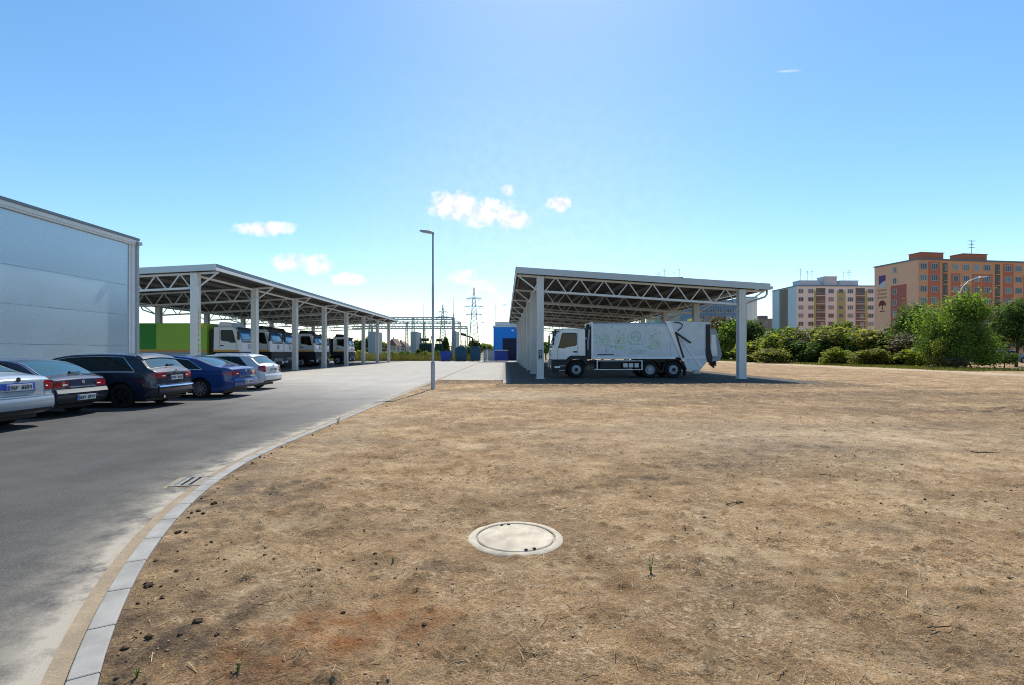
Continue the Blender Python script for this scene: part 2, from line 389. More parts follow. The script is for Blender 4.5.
def patches(X,Y):
    g=lambda x,y,rx,ry:np.exp(-((X-x)/rx)**2-((Y-y)/ry)**2)
    o=g(-.85,2.72,.48,.30)+.7*g(-.62,2.95,.35,.2)+.6*g(-1.25,2.45,.35,.22)
    gr=(g(-2.55,5.6,.75,.45)+g(2.6,6.9,1.0,.42)+g(1.6,6.1,.5,.3)+.9*g(4.2,8.,1.6,.4)+.9*g(13,13.6,4.,.7)+.8*g(8.,10.5,3,.5)+.7*g(-1.4,3.1,.4,.25)+.7*np.exp(-((X-kerbx(Y))/.55)**2)*(Y<7)+.6*g(-1.,2.6,.9,.5)+.5*g(-1.6,4.6,.9,.5)
        +.9*g(1.35,3.3,.35,.15)+.8*g(-1.9,2.5,.3,.3)+.7*g(3.6,3.0,.5,.2)+2.2*np.exp(-((Y-24.3)/2.0)**2)*(X<17)*(X>-.4)+2.4*np.exp(-((Y-26.6)/1.6)**2)*(X<=-.15)+.8*g(20,19,9,1.0)+.5*g(6,15.5,5,.6)+.75*g(9,17.5,8,1.7)+.8*g(13,9.,3.2,.8)+.6*g(16,13.,4,.9)+.6*g(3.2,4.4,.5,.2)+.7*g(-.6,3.6,.5,.16)+.6*g(2.4,2.6,.6,.2)+.55*g(.9,5.6,.9,.25))
    lt=.35*g(5.5,9.5,4,2.0)+g(-2.2,26.6,2.2,1.4)*.0+.75*np.exp(-((X-34.5)/2.0)**2)*(Y>30)+.25*g(-2.9,10,.5,5)+.5*g(0,18,3,1.5)
    return np.clip(np.stack([o,gr,lt,np.ones_like(o)],-1),0,1)
def grid_mesh(name,X,Y,Z,m,smooth=True):
    n,k=X.shape; V=np.stack([X,Y,Z],-1).reshape(-1,3)
    i=np.arange(n*k).reshape(n,k)
    F=np.stack([i[:-1,:-1],i[:-1,1:],i[1:,1:],i[1:,:-1]],-1).reshape(-1,4)
    o=raw_mesh(name,V,F,m,smooth=smooth)
    return o,V
dirt,V_=grid_mesh('dirt_ground',Xg,Yg,Zg,dm); tag(dirt,kind='structure')
ca=dirt.data.color_attributes.new('patch','FLOAT_COLOR','POINT'); ca.data.foreach_set('color',patches(Xg,Yg).reshape(-1).astype(np.float32))

# asphalt yard
am,nd,b=nodes_of('asphalt'); L=nd.links.new
geo=N(nd,'ShaderNodeNewGeometry'); P_=geo.outputs['Position']; sx=N(nd,'ShaderNodeSeparateXYZ'); L(P_,sx.inputs[0])
def nm(op,a,c,clamp=False):
    n=N(nd,'ShaderNodeMath',operation=op); n.use_clamp=clamp
    for i,x in enumerate((a,c)):
        if isinstance(x,(int,float)): n.inputs[i].default_value=x
        else: L(x,n.inputs[i])
    return n.outputs[0]
grain=noise(160.,2.,.6)
def nmul(a,c):
    return nm('MULTIPLY',a,c,True)
asp=ramp(noise(1.1,6.,.6),[(.3,(.045,.045,.045)),(.7,(.078,.077,.076))])
asp=mixc(dmr(grain,.5,.7,0.,.45),asp,(.20,.197,.19))
nearf=dmr(sx.outputs['Y'],3.,11.,1.,.15)
asp=mixc(nmul(nearf,dmr(noise(48.,3.,.6),.57,.66,0.,.42)),asp,(.23,.225,.215))
asp=mixc(nmul(nearf,dmr(noise(70.,3.,.6),.52,.66,0.,.6)),asp,(.030,.029,.028))
# pale dust along the driving direction and kerb; toward the far yard its colour also carries sun glare
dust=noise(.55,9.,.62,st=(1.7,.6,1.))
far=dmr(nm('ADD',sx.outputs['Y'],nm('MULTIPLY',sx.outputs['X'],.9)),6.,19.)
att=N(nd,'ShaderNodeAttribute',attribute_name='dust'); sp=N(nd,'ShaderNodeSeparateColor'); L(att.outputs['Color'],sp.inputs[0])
dust_glare=nm('ADD',nm('MULTIPLY',far,.85),nm('MULTIPLY',dmr(dust,.40,.75,0.,.30),dmr(nm('ADD',sx.outputs['Y'],nm('MULTIPLY',sx.outputs['X'],.9)),-2.,16.,.04,.7)),True)
asp=mixc(nm('MULTIPLY',dust_glare,.75),asp,(.50,.47,.42))
asp=mixc(nm('MULTIPLY',sp.outputs[0],dmr(noise(2.6,7.,.72),.34,.60),True),asp,(.35,.315,.26))
asp=mixc(dmr(noise(.5,5.,.6,st=(.25,1.6,1.)),.52,.68,0.,.2),asp,(.060,.059,.058))
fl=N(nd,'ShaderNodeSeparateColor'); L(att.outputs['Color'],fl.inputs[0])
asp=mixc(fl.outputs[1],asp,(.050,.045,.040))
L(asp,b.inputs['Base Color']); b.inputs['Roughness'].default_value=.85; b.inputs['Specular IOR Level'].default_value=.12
bp=N(nd,'ShaderNodeBump',i_Strength=.5,i_Distance=.008); L(grain,bp.inputs['Height']); L(bp.outputs[0],b.inputs['Normal'])
ya=np.concatenate([np.linspace(-2.9,8.5,160),np.linspace(8.7,28.3,110),[28.31],np.linspace(28.8,90,60)])
xr=np.where(ya<28.305,kerbx(ya,RO+.22),16.2)
nx=90; f=np.linspace(0,1,nx)**2.0
Xa=xr[:,None]-(xr+75)[:,None]*f[None,:]; Ya=np.repeat(ya[:,None],nx,1)
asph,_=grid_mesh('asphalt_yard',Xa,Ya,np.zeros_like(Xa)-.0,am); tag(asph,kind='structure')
dd=(xr[:,None]-Xa); dv=np.exp(-(dd/.16)**2)*.9+np.exp(-(dd/.8)**2)*.22*(Ya<12)+np.exp(-(dd/.4)**2)*.4
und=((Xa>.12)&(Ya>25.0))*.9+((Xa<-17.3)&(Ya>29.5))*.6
dv=dv*(Ya<28.3)
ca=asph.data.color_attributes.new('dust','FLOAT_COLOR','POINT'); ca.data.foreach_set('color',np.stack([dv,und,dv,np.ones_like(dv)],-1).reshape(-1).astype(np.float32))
xa_=np.linspace(-.1,16.15,40); yb_=np.linspace(25.25,28.30,12); Xb,Yb_=np.meshgrid(xa_,yb_)
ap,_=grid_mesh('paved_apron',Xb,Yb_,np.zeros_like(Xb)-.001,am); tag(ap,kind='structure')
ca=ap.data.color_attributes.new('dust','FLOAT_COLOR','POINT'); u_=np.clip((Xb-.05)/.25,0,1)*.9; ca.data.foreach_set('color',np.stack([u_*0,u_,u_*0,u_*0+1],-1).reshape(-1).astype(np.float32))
# mortar gutter and kerb stones
def strip(name,r0,r1,z0,z1,m,step,gap):
    mb=MB(); seg=[]
    a=math.pi*.5+.05; L0=[]
    # arc length samples from behind the camera up to the straight, then straight to Y=28.2
    amax=R(62); n=int(amax*RO/step)
    cuts=[amax-i*step/RO for i in range(n+1)]
    for i in range(n):
        a0,a1=cuts[i],cuts[i+1]+gap/RO
        sub=4; idx=[]
        for k in range(sub+1):
            t=a0+(a1-a0)*k/sub
            for (rr,zz) in ((r0,-.1),(r0,z1),(r1,z1),(r1,-.1)):
                mb.v.append((CX-rr*math.cos(t),CY-rr*math.sin(t),zz))
        bb=len(mb.v)-4*(sub+1)
        for k in range(sub):
            for q in range(3): mb.face((bb+4*k+q,bb+4*k+q+1,bb+4*k+4+q+1,bb+4*k+4+q))
        mb.face((bb,bb+1,bb+2,bb+3)); mb.face((bb+4*sub+3,bb+4*sub+2,bb+4*sub+1,bb+4*sub))
    y=CY-cuts[n]*0
    y0=CY-RO*math.sin(max(cuts[n],0))
    while y0<28.2:
        y1=min(y0+step,28.2); mb.boxr(CX-r1,CX-r0,y0,y1-gap,-.1,z1); y0=y1
    return mb
tag(strip('kerb',RO,RO+.128,0,.024,'kerb',.5,.004).build('kerb','kerb',bevel=.008),kind='structure')
tag(strip('gutter',RO+.135,RO+.225,0,.008,'gutter',1.0,0.).build('gutter','gutter'),kind='structure')
mb=MB(); mb.boxr(-3.82,-3.68,28.35,80,-.05,.006); tag(mb.build('channel_strip','gutter'),kind='structure')

# loose stones, clods and straw on the dirt
rng=np.random.default_rng(3)
def scatter(n,ymin,ymax,clump=None):
    u=rng.random(n); Y=ymin*(ymax/ymin)**u; Y=np.sort(Y)
    X=kerbx(Y)+.03+rng.random(n)*(Y*1.15+2.2-kerbx(Y))
    keep=((X-.087)**2+(Y-4.22)**2)>.42**2
    return X[keep],Y[keep]
def stones(name,X,Y,size,m,flat=.45):
    n=len(X); base=np.array([(1,0,0),(-1,0,0),(0,1,0),(0,-1,0),(0,0,1),(0,0,-1)],float)
    V=base[None]*(size[:,None,None])*(rng.uniform(.6,1.3,(n,6,1))); ang=rng.random(n)*6.28
    c,s=np.cos(ang),np.sin(ang); x=V[:,:,0]*c[:,None]-V[:,:,1]*s[:,None]; y=V[:,:,0]*s[:,None]+V[:,:,1]*c[:,None]
    Z=dirt_h(X,Y)
    V=np.stack([x+X[:,None],y+Y[:,None],V[:,:,2]*flat+Z[:,None]+size[:,None]*.25],-1)
    fb=np.array([(0,2,4),(2,1,4),(1,3,4),(3,0,4),(2,0,5),(1,2,5),(3,1,5),(0,3,5)])
    F=(fb[None]+6*np.arange(n)[:,None,None]).reshape(-1,3)
    return tag(raw_mesh(name,V.reshape(-1,3),F,m),kind='stuff')
M['pebble']=mat('pebble',(.34,.255,.165),.9,var=.5,scale=9); M['clod']=mat('clod',(.075,.050,.033),.95,var=.4,scale=14); M['straw']=mat('straw',(.36,.27,.15),.9,var=.4,scale=9)
X,Y=scatter(6000,1.6,22); stones('pebbles',X,Y,.0025+.008*rng.random(len(X))**3+Y*.0004,'pebble')
X,Y=scatter(1500,1.6,22); cl=fbm(X*.8,Y*.8,3,77); k=(cl>.54)&(rng.random(len(X))<np.clip(7/Y,0,1)); k=k; X,Y=X[k],Y[k]; stones('soil_crumbs',X,Y,.004+.016*rng.random(len(X))**3+Y*.0004,'clod')
# dark lumps lying along the kerb edge
nn=80; Y=2.0+rng.random(nn)**1.3*9; X=kerbx(Y)+.05+np.abs(rng.normal(0,.10,nn)); stones('soil_lumps',X,Y,.006+.020*rng.random(nn)**2,'clod',.7)
X,Y=scatter(1800,1.7,18); n=len(X); ln=.015+.05*rng.random(n)**2; an=rng.random(n)*6.28; wd=.0012+Y*.0002
dx,dy=np.cos(an)*ln,np.sin(an)*ln; px_,py_=-np.sin(an)*wd,np.cos(an)*wd; Z=dirt_h(X,Y)+.006; tz=rng.random(n)*.012
V=np.stack([np.stack([X-dx-px_,Y-dy-py_,Z],-1),np.stack([X-dx+px_,Y-dy+py_,Z+.002],-1),np.stack([X+dx+px_,Y+dy+py_,Z+tz+.002],-1),np.stack([X+dx-px_,Y+dy-py_,Z+tz],-1)],1)
tag(raw_mesh('dry_straw',V.reshape(-1,3),np.arange(4*n).reshape(n,4),'straw'),kind='stuff')
# ------------------------------------------------------------------ passenger cars
def wheel(parent, x, yface, sgn, r, rimm, spokes):
    """yface: lateral position of the outer face; sgn = +1 for the +y side"""
    wt=thing('wheel',None,None,(x,yface,r)); wt.parent=parent
    mb=MB(); wd=.20
    prof=[(r*.66,-.01),(r*.80,.004),(r*.93,-.006),(r*.985,-.03),(r,-.06),(r,-wd+.05),(r*.97,-wd+.02),(r*.7,-wd)]
    mb.lathe([(a,h*sgn) for a,h in prof],36,axis='y',caps=(False,False)); mb.build('tyre','tyre',wt,smooth=True)
    mb=MB()
    mb.lathe([(r*.68,.004*sgn),(r*.70,.012*sgn),(r*.655,.012*sgn),(r*.60,-.03*sgn),(r*.60,-.12*sgn)],36,axis='y',caps=(False,False))
    for k in range(spokes):
        t=2*math.pi*(k+.25)/spokes; c,s=math.cos(t),math.sin(t)
        mb.bar((c*r*.10,.006*sgn,s*r*.10),(c*r*.63,.002*sgn,s*r*.63),.036,.05)
    mb.lathe([(r*.17,.03*-sgn),(r*.17,.014*sgn),(r*.12,.018*sgn)],20,axis='y')
    mb.build('rim',rimm,wt)
    mb=MB(); mb.lathe([(r*.63,-.10*sgn),(r*.63,-.085*sgn)],24,axis='y'); mb.build('brake_disc','black',wt)
    return wt

def make_car(label, loc, rz, s):
    root=thing('parked_car',label,'car',loc,rz,'cars parked in a row by the shed')
    L,hw,paint=s['L'],s['W']/2,s['paint']
    zt=pchip(s['prof']); belt=pchip(s['belt']); zb=pchip([(0,.33),(.35,.24),(.8,.20),(L-.8,.20),(L-.2,.24),(L,.30)])
    xr=pchip([(0.2,.14),(.34,.05),(.44,.0),(.56,.0),(.66,.035),(.95,.06),(1.1,.10),(1.6,.12)])
    lean=s.get('lean',.36)
    def plan(x):
        x=np.asarray(x,float)
        return 1-.115*np.maximum(0,1-x/.42)**2.2-.17*np.maximum(0,1-(L-x)/.75)**2.2
    def W(x,z):
        x=np.asarray(x,float); z=np.asarray(z,float); b=belt(x)
        low=1-.038*((np.minimum(z,b)-.60)/.42)**2
        up=np.maximum(z-b,0)
        return hw*plan(x)*low-lean*up-.10*up*up
    def xa(x,z):
        x=np.asarray(x,float); return x+xr(z)*np.maximum(0,1-x/.7)**2
    xs=np.unique(np.concatenate([np.linspace(0,.5,24),np.linspace(.5,L-.6,int((L-1.1)/.03)),np.linspace(L-.6,L,18)]))
    n1,n2,n3=26,6,9
    sec=[]
    for x in xs:
        T=float(zt(x)); r=.07 if T>float(belt(x))+.15 else .05; cr=.045
        ze=T-cr-r; z0=float(zb(x)); z=np.linspace(z0,ze,n1); w=W(x,z); we=float(w[-1])
        a=np.linspace(0,math.pi/2,n2+1)[1:]; wz=we-r*(1-np.cos(a))*1.0; zz=ze+r*np.sin(a)
        q=np.linspace(0,1,n3+1)[1:]; w3=(we-r)*(1-q); z3=ze+r+cr*(1-(1-q)**2)
        hwid=np.concatenate([[0],w,wz,w3]); hz=np.concatenate([[z0],z,zz,z3]); sec.append((hwid,hz))
    nh=len(sec[0][0]); ncol=2*nh-1
    V=[]; 
    for x,(wv,zv) in zip(xs,sec):
        X=xa(x,zv)
        left=np.stack([X,wv,zv],-1); right=np.stack([X,-wv,zv],-1)[:-1][::-1]
        V.append(np.concatenate([left,right],0))
    V=np.array(V); nX=len(xs); axles=(s['rear'],s['rear']+s['wb']); ra=s['r']+.055
    F=[]; idx=np.arange(nX*ncol).reshape(nX,ncol)
    for i in range(nX-1):
        for j in range(ncol-1):
            c=(V[i,j]+V[i+1,j]+V[i,j+1]+V[i+1,j+1])/4
            if abs(c[1])>.45 and c[2]<.9 and any((c[0]-ax)**2+(c[2]-s['r'])**2<ra*ra for ax in axles): continue
            F.append((idx[i,j],idx[i+1,j],idx[i+1,j+1],idx[i,j+1]))
    Vf=[tuple(v) for v in V.reshape(-1,3)]
    bulge=s.get('bulge',.055)
    def capx(y,z,end=0):
        wv,zv=sec[0 if end==0 else -1]; k=np.argsort(zv[1:n1+n2+1]); w=np.interp(z,zv[1:n1+n2+1],wv[1:n1+n2+1])
        q=np.clip(1-(np.asarray(y)/np.maximum(w,.05))**2,0,1)
        return (xr(z)-bulge*q) if end==0 else (L+.09*q+0*np.asarray(z))
    for end,ix in ((0,0),(1,nX-1)):
        wv,zv=sec[ix]; K=14; rows=[]
        for j in range(1,nh-1):
            row=[]
            for k in range(K+1):
                y=-wv[j]+2*wv[j]*k/K; q=1-(2*k/K-1)**2
                x=(float(xr(zv[j]))-bulge*q*(1 if j<n1+n2 else max(0,(1-(j-n1-n2)/n3)))) if end==0 else L+.09*q*(1 if j<n1 else .6)
                row.append(len(Vf)); Vf.append((x,y,zv[j]))
            rows.append(row)
        for a_,b_ in zip(rows[:-1],rows[1:]):
            for k in range(K): F.append((a_[k],a_[k+1],b_[k+1],b_[k]))
    me=MB(); me.v=Vf; me.f=[tuple(int(q) for q in f) for f in F]; me.m=[0]*len(F)
    body=me.build('body',paint,root,smooth=True)
    # dark arch liners and underbody
    mb=MB()
    for ax in axles:
        mb.boxr(ax-ra-.02,ax+ra+.02,-hw+.26,hw-.26,.24,s['r']*2+.08)
        for sg in (1,-1):
            t0=-12; pts=[]
            for k in range(13):
                t=R(t0+k*(204/12)); pts.append((ax+ra*math.cos(t),s['r']+ra*math.sin(t)))
            for (p,q) in zip(pts[:-1],pts[1:]):
                b_=len(mb.v); y0,y1=sg*(hw-.055),sg*(hw-.28)
                mb.v+=[(p[0],y0,p[1]),(q[0],y0,q[1]),(q[0],y1,q[1]),(p[0],y1,p[1])]; mb.face((b_,b_+1,b_+2,b_+3))
    mb.boxr(.35,L-.4,-hw+.12,hw-.12,.17,.26)
    mb.build('underbody','black',root)
    # generic conforming patches -------------------------------------------------
    def patch(name,cols,fn,m,off=.004,thick=.012,nz=8,parent=root):
        """cols: list of (a, lo, hi); fn(a,b,off)->point"""
        mb=MB(); ids=[]
        for (a,lo,hi) in cols:
            ids.append([len(mb.v)+k for k in range(nz+1)])
            for k in range(nz+1): mb.v.append(tuple(float(q) for q in fn(a,lo+(hi-lo)*k/nz,off)))
        inn=[]
        for (a,lo,hi) in cols:
            inn.append([len(mb.v)+k for k in range(nz+1)])
            for k in range(nz+1): mb.v.append(tuple(float(q) for q in fn(a,lo+(hi-lo)*k/nz,off-thick)))
        n=len(cols)
        for i in range(n-1):
            for k in range(nz): mb.face((ids[i][k],ids[i+1][k],ids[i+1][k+1],ids[i][k+1]))
            mb.face((ids[i][0],inn[i][0],inn[i+1][0],ids[i+1][0])); mb.face((ids[i][nz],ids[i+1][nz],inn[i+1][nz],inn[i][nz]))
        for i in (0,n-1):
            for k in range(nz): mb.face((ids[i][k],ids[i][k+1],inn[i][k+1],inn[i][k]))
        return mb.build(name,m,parent,smooth=True)
    def side(sg):
        return lambda x,z,o:(xa(x,z),sg*(W(x,z)+o),z)
    def top(x,y,o):
        x=float(x); T=float(zt(x)); d=float(zt(x+.02)-zt(x-.02))/.04; nn=math.hypot(1,d)
        wv=float(W(x,T-.115))-.07; z=T-.045*(min(1,abs(y)/max(wv,.1)))**2
        return (float(xa(x,z))-d/nn*o, y, z+o/nn)
    def rear(y,z,o): return (float(capx(y,z))-o,y,z)
    def front(y,z,o): return (float(capx(y,z,1))+o,y,z)
    # side glass
    w0,w1=s['dlo']; tl=s.get('tail_lean',1.0)
    def dlo(x,grow=0.):
        lo=float(belt(x))+.015-grow; hi=float(zt(x))-s.get('drop',.135)+grow
        hi=min(hi, lo+max(0,(x-(w0-grow)))*tl+2*grow*.5, lo+max(0,((w1+grow)-x))*.62+2*grow*.5)
        return lo,max(hi,lo+.004)
    for sg in (1,-1):
        X=np.linspace(w0-.03,w1+.03,60)
        patch('window_surround',[(x,*dlo(x,.024)) for x in X],side(sg),s.get('surround','black'),.003,.012)
        patch('pillar_trim',[(x,*dlo(x,.004)) for x in X],side(sg),'black',.005,.008)
        edges=[w0]+s['pillars']+[w1]
        for a,b_ in zip(edges[:-1],edges[1:]):
            X=np.linspace(a+.025,b_-.025,22); patch('side_window',[(x,*dlo(x,-.006)) for x in X],side(sg),'car_glass',.008,.01)
        # door shut lines, handles, mirror, sill
        for xs_ in s['doors']:
            patch('door_gap',[(xs_-.006,.30,float(belt(xs_))-.01),(xs_+.006,.30,float(belt(xs_))-.01)],side(sg),'void',.0015,.004)
        for xh in s['handles']:
            hcol=s.get('handle',paint)
            patch('door_handle',[(xh-.09,.865,.885),(xh-.07,.855,.895),(xh+.07,.855,.895),(xh+.09,.865,.885)],side(sg),hcol,.028,.03,3)
        patch('side_sill',[(x,.215,.30) for x in np.linspace(s['rear']+.42,s['rear']+s['wb']-.42,14)],side(sg),s.get('sill','black'),.006,.012,3)
        if s.get('rub'): patch('rubbing_strip',[(x,.50,.545) for x in np.linspace(s['rear']+.45,s['rear']+s['wb']-.45,14)],side(sg),s['rub'],.014,.016,3)
        mb=MB(); xm=w1-.42; ym=float(W(xm,1.0))
        mb.prism([(xm-.02,.93),(xm+.10,.95),(xm+.12,1.03),(xm+.05,1.10),(xm-.03,1.08)],sg*(ym+.03),sg*(ym+.21))
        mb.build('mirror',s.get('mirror',paint),root,bevel=.02)
    # rear window
    a,b_=s['rw']; X=np.linspace(a,b_,16)
    def rwhalf(x,g):
        t=(x-a)/(b_-a); base=float(W(x,float(zt(x))-.115))-.07
        return max(.08,base-g)
    def plate_top(x,q,o): return top(x,q,o)
    patch('rear_window_surround',[(x,-rwhalf(x,.015),rwhalf(x,.015)) for x in np.linspace(a-.03,b_+.02,16)],top,'black',.003,.012,14)
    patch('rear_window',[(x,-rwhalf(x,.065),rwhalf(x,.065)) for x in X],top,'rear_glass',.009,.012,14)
    if s.get('rw_trim'):
        for sg in (1,-1): patch('rear_window_trim',[(x,sg*(rwhalf(x,.050)),sg*(rwhalf(x,.02))) for x in X],top,s['rw_trim'],.013,.016,2)
    a2,b2=s['ws']; patch('windscreen',[(x,-rwhalf(x,.05),rwhalf(x,.05)) for x in np.linspace(a2,b2,16)],top,'car_glass',.006,.012,14)
    if s.get('wiper'):
        p0=top(a+.03,0.02,.03); p1=top(a+.06,-.33,.03); mb=MB(); mb.bar(p0,p1,.022,.02); mb.lathe([(.03,-.02),(.025,.03)],12,p0); mb.build('rear_wiper','black',root)
    if s.get('spoiler'):
        X=np.linspace(b_-.10,b_+.12,6); patch('roof_spoiler',[(x,-rwhalf(x,-.0),rwhalf(x,-.0)) for x in X],top,paint,.035,.05,14)
    # rails
    if s.get('rails'):
        for sg in (1,-1):
            pts=[]
            for x in np.linspace(s['rails'][0],s['rails'][1],12):
                p=top(x,sg*(float(W(x,float(zt(x))-.115))-.12),.05 if .1<(x-s['rails'][0])/(s['rails'][1]-s['rails'][0])<.9 else .0); pts.append(p)
            mb=MB(); mb.tube(pts,.018,8); mb.build('roof_rail',s['rail_mat'],root,smooth=True)
    # tail lights: wrap from the rear face round to the side
    tl0,tl1,ti,tx=s['tail']           # z low, z high, inner y, how far forward on the side
    for sg in (1,-1):
        w_=float(np.interp((tl0+tl1)/2,sec[0][1][1:n1+1],sec[0][0][1:n1+1]))
        tlt=thing('tail_light',None,None); tlt.parent=root
        ysr=np.linspace(ti,w_*.998,10)
        patch('lens',[(sg*y,tl0+(.0 if k else .02),tl1-(.0 if k else .015)) for k,y in enumerate(ysr)],rear,'tail_red',.010,.02,6,tlt)
        X=np.linspace(.0,tx,9); patch('side_lens',[(x,tl0+(tl1-tl0)*.28*(x/tx),tl1-(tl1-tl0)*.22*(x/tx)**2) for x in X],side(sg),'tail_red',.008,.02,6,tlt)
        zc=tl0+(tl1-tl0)*.42; patch('reverse_lens',[(sg*y,zc-.014,zc+.014) for y in ysr[1:5]],rear,s.get('rev','lamp_clear'),.014,.01,2,tlt)
    for sg in (1,-1):
        patch('headlight',[(sg*y,.60,.76) for y in np.linspace(.34,hw*.80,8)],front,'lamp_clear',.008,.02,4)
    patch('grille',[(y,.58,.74) for y in np.linspace(-.32,.32,8)],front,'black',.006,.02,4)
    # bumper
    bl,bh=s['bump']
    wv=lambda z: float(np.interp(z,sec[0][1][1:n1+1],sec[0][0][1:n1+1]))
    patch('rear_bumper',[(y,bl,bh) for y in np.linspace(-wv(.45)*.985,wv(.45)*.985,20)],rear,s.get('bump_mat',paint),.035,.05,7)
    if s.get('bump_strip'):
        z0,z1=s['bump_strip'][:2]; patch('bumper_strip',[(y,z0,z1) for y in np.linspace(-wv(z0)*.97,wv(z0)*.97,20)],rear,s['bump_strip'][2],.046,.05,3)
    patch('lower_valance',[(y,.335,bl+.03) for y in np.linspace(-wv(.36)*.93,wv(.36)*.93,14)],rear,'black',.040,.05,3)
    # boot shut lines
    for sg in (1,-1): patch('boot_gap',[(sg*(s['bootw']-.006),bh+.01,tl0),(sg*(s['bootw']+.006),bh+.01,tl0)],rear,'void',.0015,.004,3)
    patch('boot_gap',[(y,bh+.002,bh+.012) for y in np.linspace(-s['bootw'],s['bootw'],14)],rear,'void',.0015,.004,2)
    # plate, badge, chrome bar
    zp=s['plate']; x0=min(rear(0,zp,0)[0],rear(0,zp-.055,0)[0],rear(0,zp+.055,0)[0])-s.get('plate_off',.012)
    mb=MB(); mb.boxr(x0-.012,x0+.006,-.27,.27,zp-.065,zp+.065); npl=mb.build('number_plate','plate',root,bevel=.004)
    mb=MB(); mb.boxr(x0-.0145,x0-.011,.222,.264,zp-.055,zp+.055); mb.build('plate_band','plate_blue',npl)
    mb=MB(); rr=random.Random(s['seed'])
    for k in range(8):
        if k==3: continue
        yy_=.20-.058*k                      # worn strokes, as unreadable as in the photograph
        for st in range(3):
            if st==1: mb.boxr(x0-.0145,x0-.011,yy_-.037,yy_,zp+rr.choice([-.036,-.004,.028]),zp+rr.choice([-.036,-.004,.028])+.012 if 0 else zp+.004)
            else: mb.boxr(x0-.0145,x0-.011,yy_-(.037 if st else .011),yy_-(.026 if st else 0),zp-.036+rr.choice([0,.0,.034]),zp+.038)
    mb.build('plate_strokes','ink',npl)
    if s.get('recess'):
        patch('plate_recess',[(y,zp-.085,zp+.085) for y in np.linspace(-.36,.36,10)],rear,s['recess'],.004,.01,4)
    if s.get('bar'): patch('chrome_bar',[(y,s['bar'],s['bar']+.028) for y in np.linspace(-.37,.37,12)],rear,'chrome',.018,.02,2)
    zb_=s['badge']; bx=rear(0,zb_,.008)[0]
    mb=MB(); mb.lathe([(.045,0.),(.045,-.012),(.036,-.016)],20,(bx,0,zb_),'x'); mb.build('badge',s.get('badge_mat','chrome'),root)
    for yx in s.get('exhaust',[]):
        mb=MB(); mb.lathe([(.036,-.02),(.036,.2)],16,(.02,yx,.295),'x'); mb.build('exhaust_pipe','chrome',root,smooth=True)
    for ax in axles:
        for sg in (1,-1): wheel(root,ax,sg*(hw*float(1)-.035),sg,s['r'],s['rim'],s['spokes'])
    if s.get('antenna'):
        mb=MB(); p=top(s['antenna'],0,.01); mb.tube([p,(p[0]-.16,0,p[2]+.16)],.006,6); mb.build('roof_antenna','black',root)
    return root

PI=math.pi
M['bumper_beige']=mat('bumper_beige',(.42,.39,.34),.35,coat=.5)
make_car('silver saloon with blue framed number plate cut off by the left edge, nearest the camera',(-9.68,10.15,0),PI,dict(
    L=4.57,W=1.77,paint='silver',prof=[(0,1.03),(.10,1.075),(.45,1.115),(.62,1.145),(1.42,1.42),(2.1,1.462),(2.65,1.43),(3.35,1.04),(3.55,.98),(4.3,.84),(4.57,.62)],
    belt=[(0,.93),(1.2,.955),(3.4,.90),(4.57,.8)],dlo=(1.02,3.2),pillars=[1.45,2.25],doors=[1.5,2.28,3.3],handles=[1.62,2.42],rw=(.68,1.38),ws=(2.72,3.3),
    tail=(.76,.96,.60,.22),bump=(.37,.66),bump_strip=(.645,.668,'silver'),bootw=.58,plate=.845,plate_off=.016,recess='plate_blue',bar=.77,badge=1.0,badge_mat='black',
    rear=1.02,wb=2.578,r=.316,rim='rim',spokes=5,seed=1,tail_lean=.6,sill='silver'))
make_car('dark navy hatchback with big sloping rear window and pale bumper strip beside the silver saloon',(-10.4,12.56,0),PI,dict(
    L=4.25,W=1.74,paint='navy',prof=[(0,.93),(.08,.965),(.24,1.0),(.98,1.335),(1.25,1.385),(1.9,1.405),(2.5,1.37),(3.2,.99),(3.4,.93),(4.0,.78),(4.25,.56)],
    belt=[(0,.90),(1.2,.93),(3.2,.86),(4.25,.75)],dlo=(.78,3.05),pillars=[1.35,2.1],doors=[1.42,2.14,3.1],handles=[1.55,2.28],rw=(.27,.98),rw_trim='chrome',ws=(2.6,3.15),
    tail=(.71,.85,.40,.20),bump=(.40,.665),bump_mat='midnight',bump_strip=(.575,.668,'bumper_beige'),bootw=.66,plate=.45,plate_off=.045,bar=.70,badge=.82,
    rear=.86,wb=2.6,r=.31,rim='rim',spokes=7,seed=2,tail_lean=.75,spoiler=False,wiper=True,drop=.14))
make_car('near black estate car with chrome window line and dark wheels, third from the left',(-9.62,14.92,0),PI,dict(
    L=4.78,W=1.78,paint='midnight',prof=[(0,1.03),(.09,1.09),(.17,1.12),(.60,1.44),(.80,1.498),(1.6,1.535),(2.4,1.515),(2.9,1.44),(3.6,1.04),(3.8,.99),(4.5,.86),(4.78,.62)],
    belt=[(0,1.0),(1.2,1.0),(3.5,.93),(4.78,.82)],dlo=(.62,3.42),pillars=[1.30,2.25],doors=[1.35,2.3,3.4],handles=[1.5,2.45],surround='chrome',rw=(.20,.58),ws=(2.98,3.55),
    tail=(.81,.975,.42,.20),bump=(.37,.60),bump_strip=(.575,.612,'chrome'),bootw=.66,plate=.82,recess='midnight',bar=.93,badge=1.02,
    rear=.98,wb=2.75,r=.335,rim='rim_dark',spokes=5,seed=3,tail_lean=.95,spoiler=True,wiper=True,drop=.12,exhaust=[-.5,.5]))
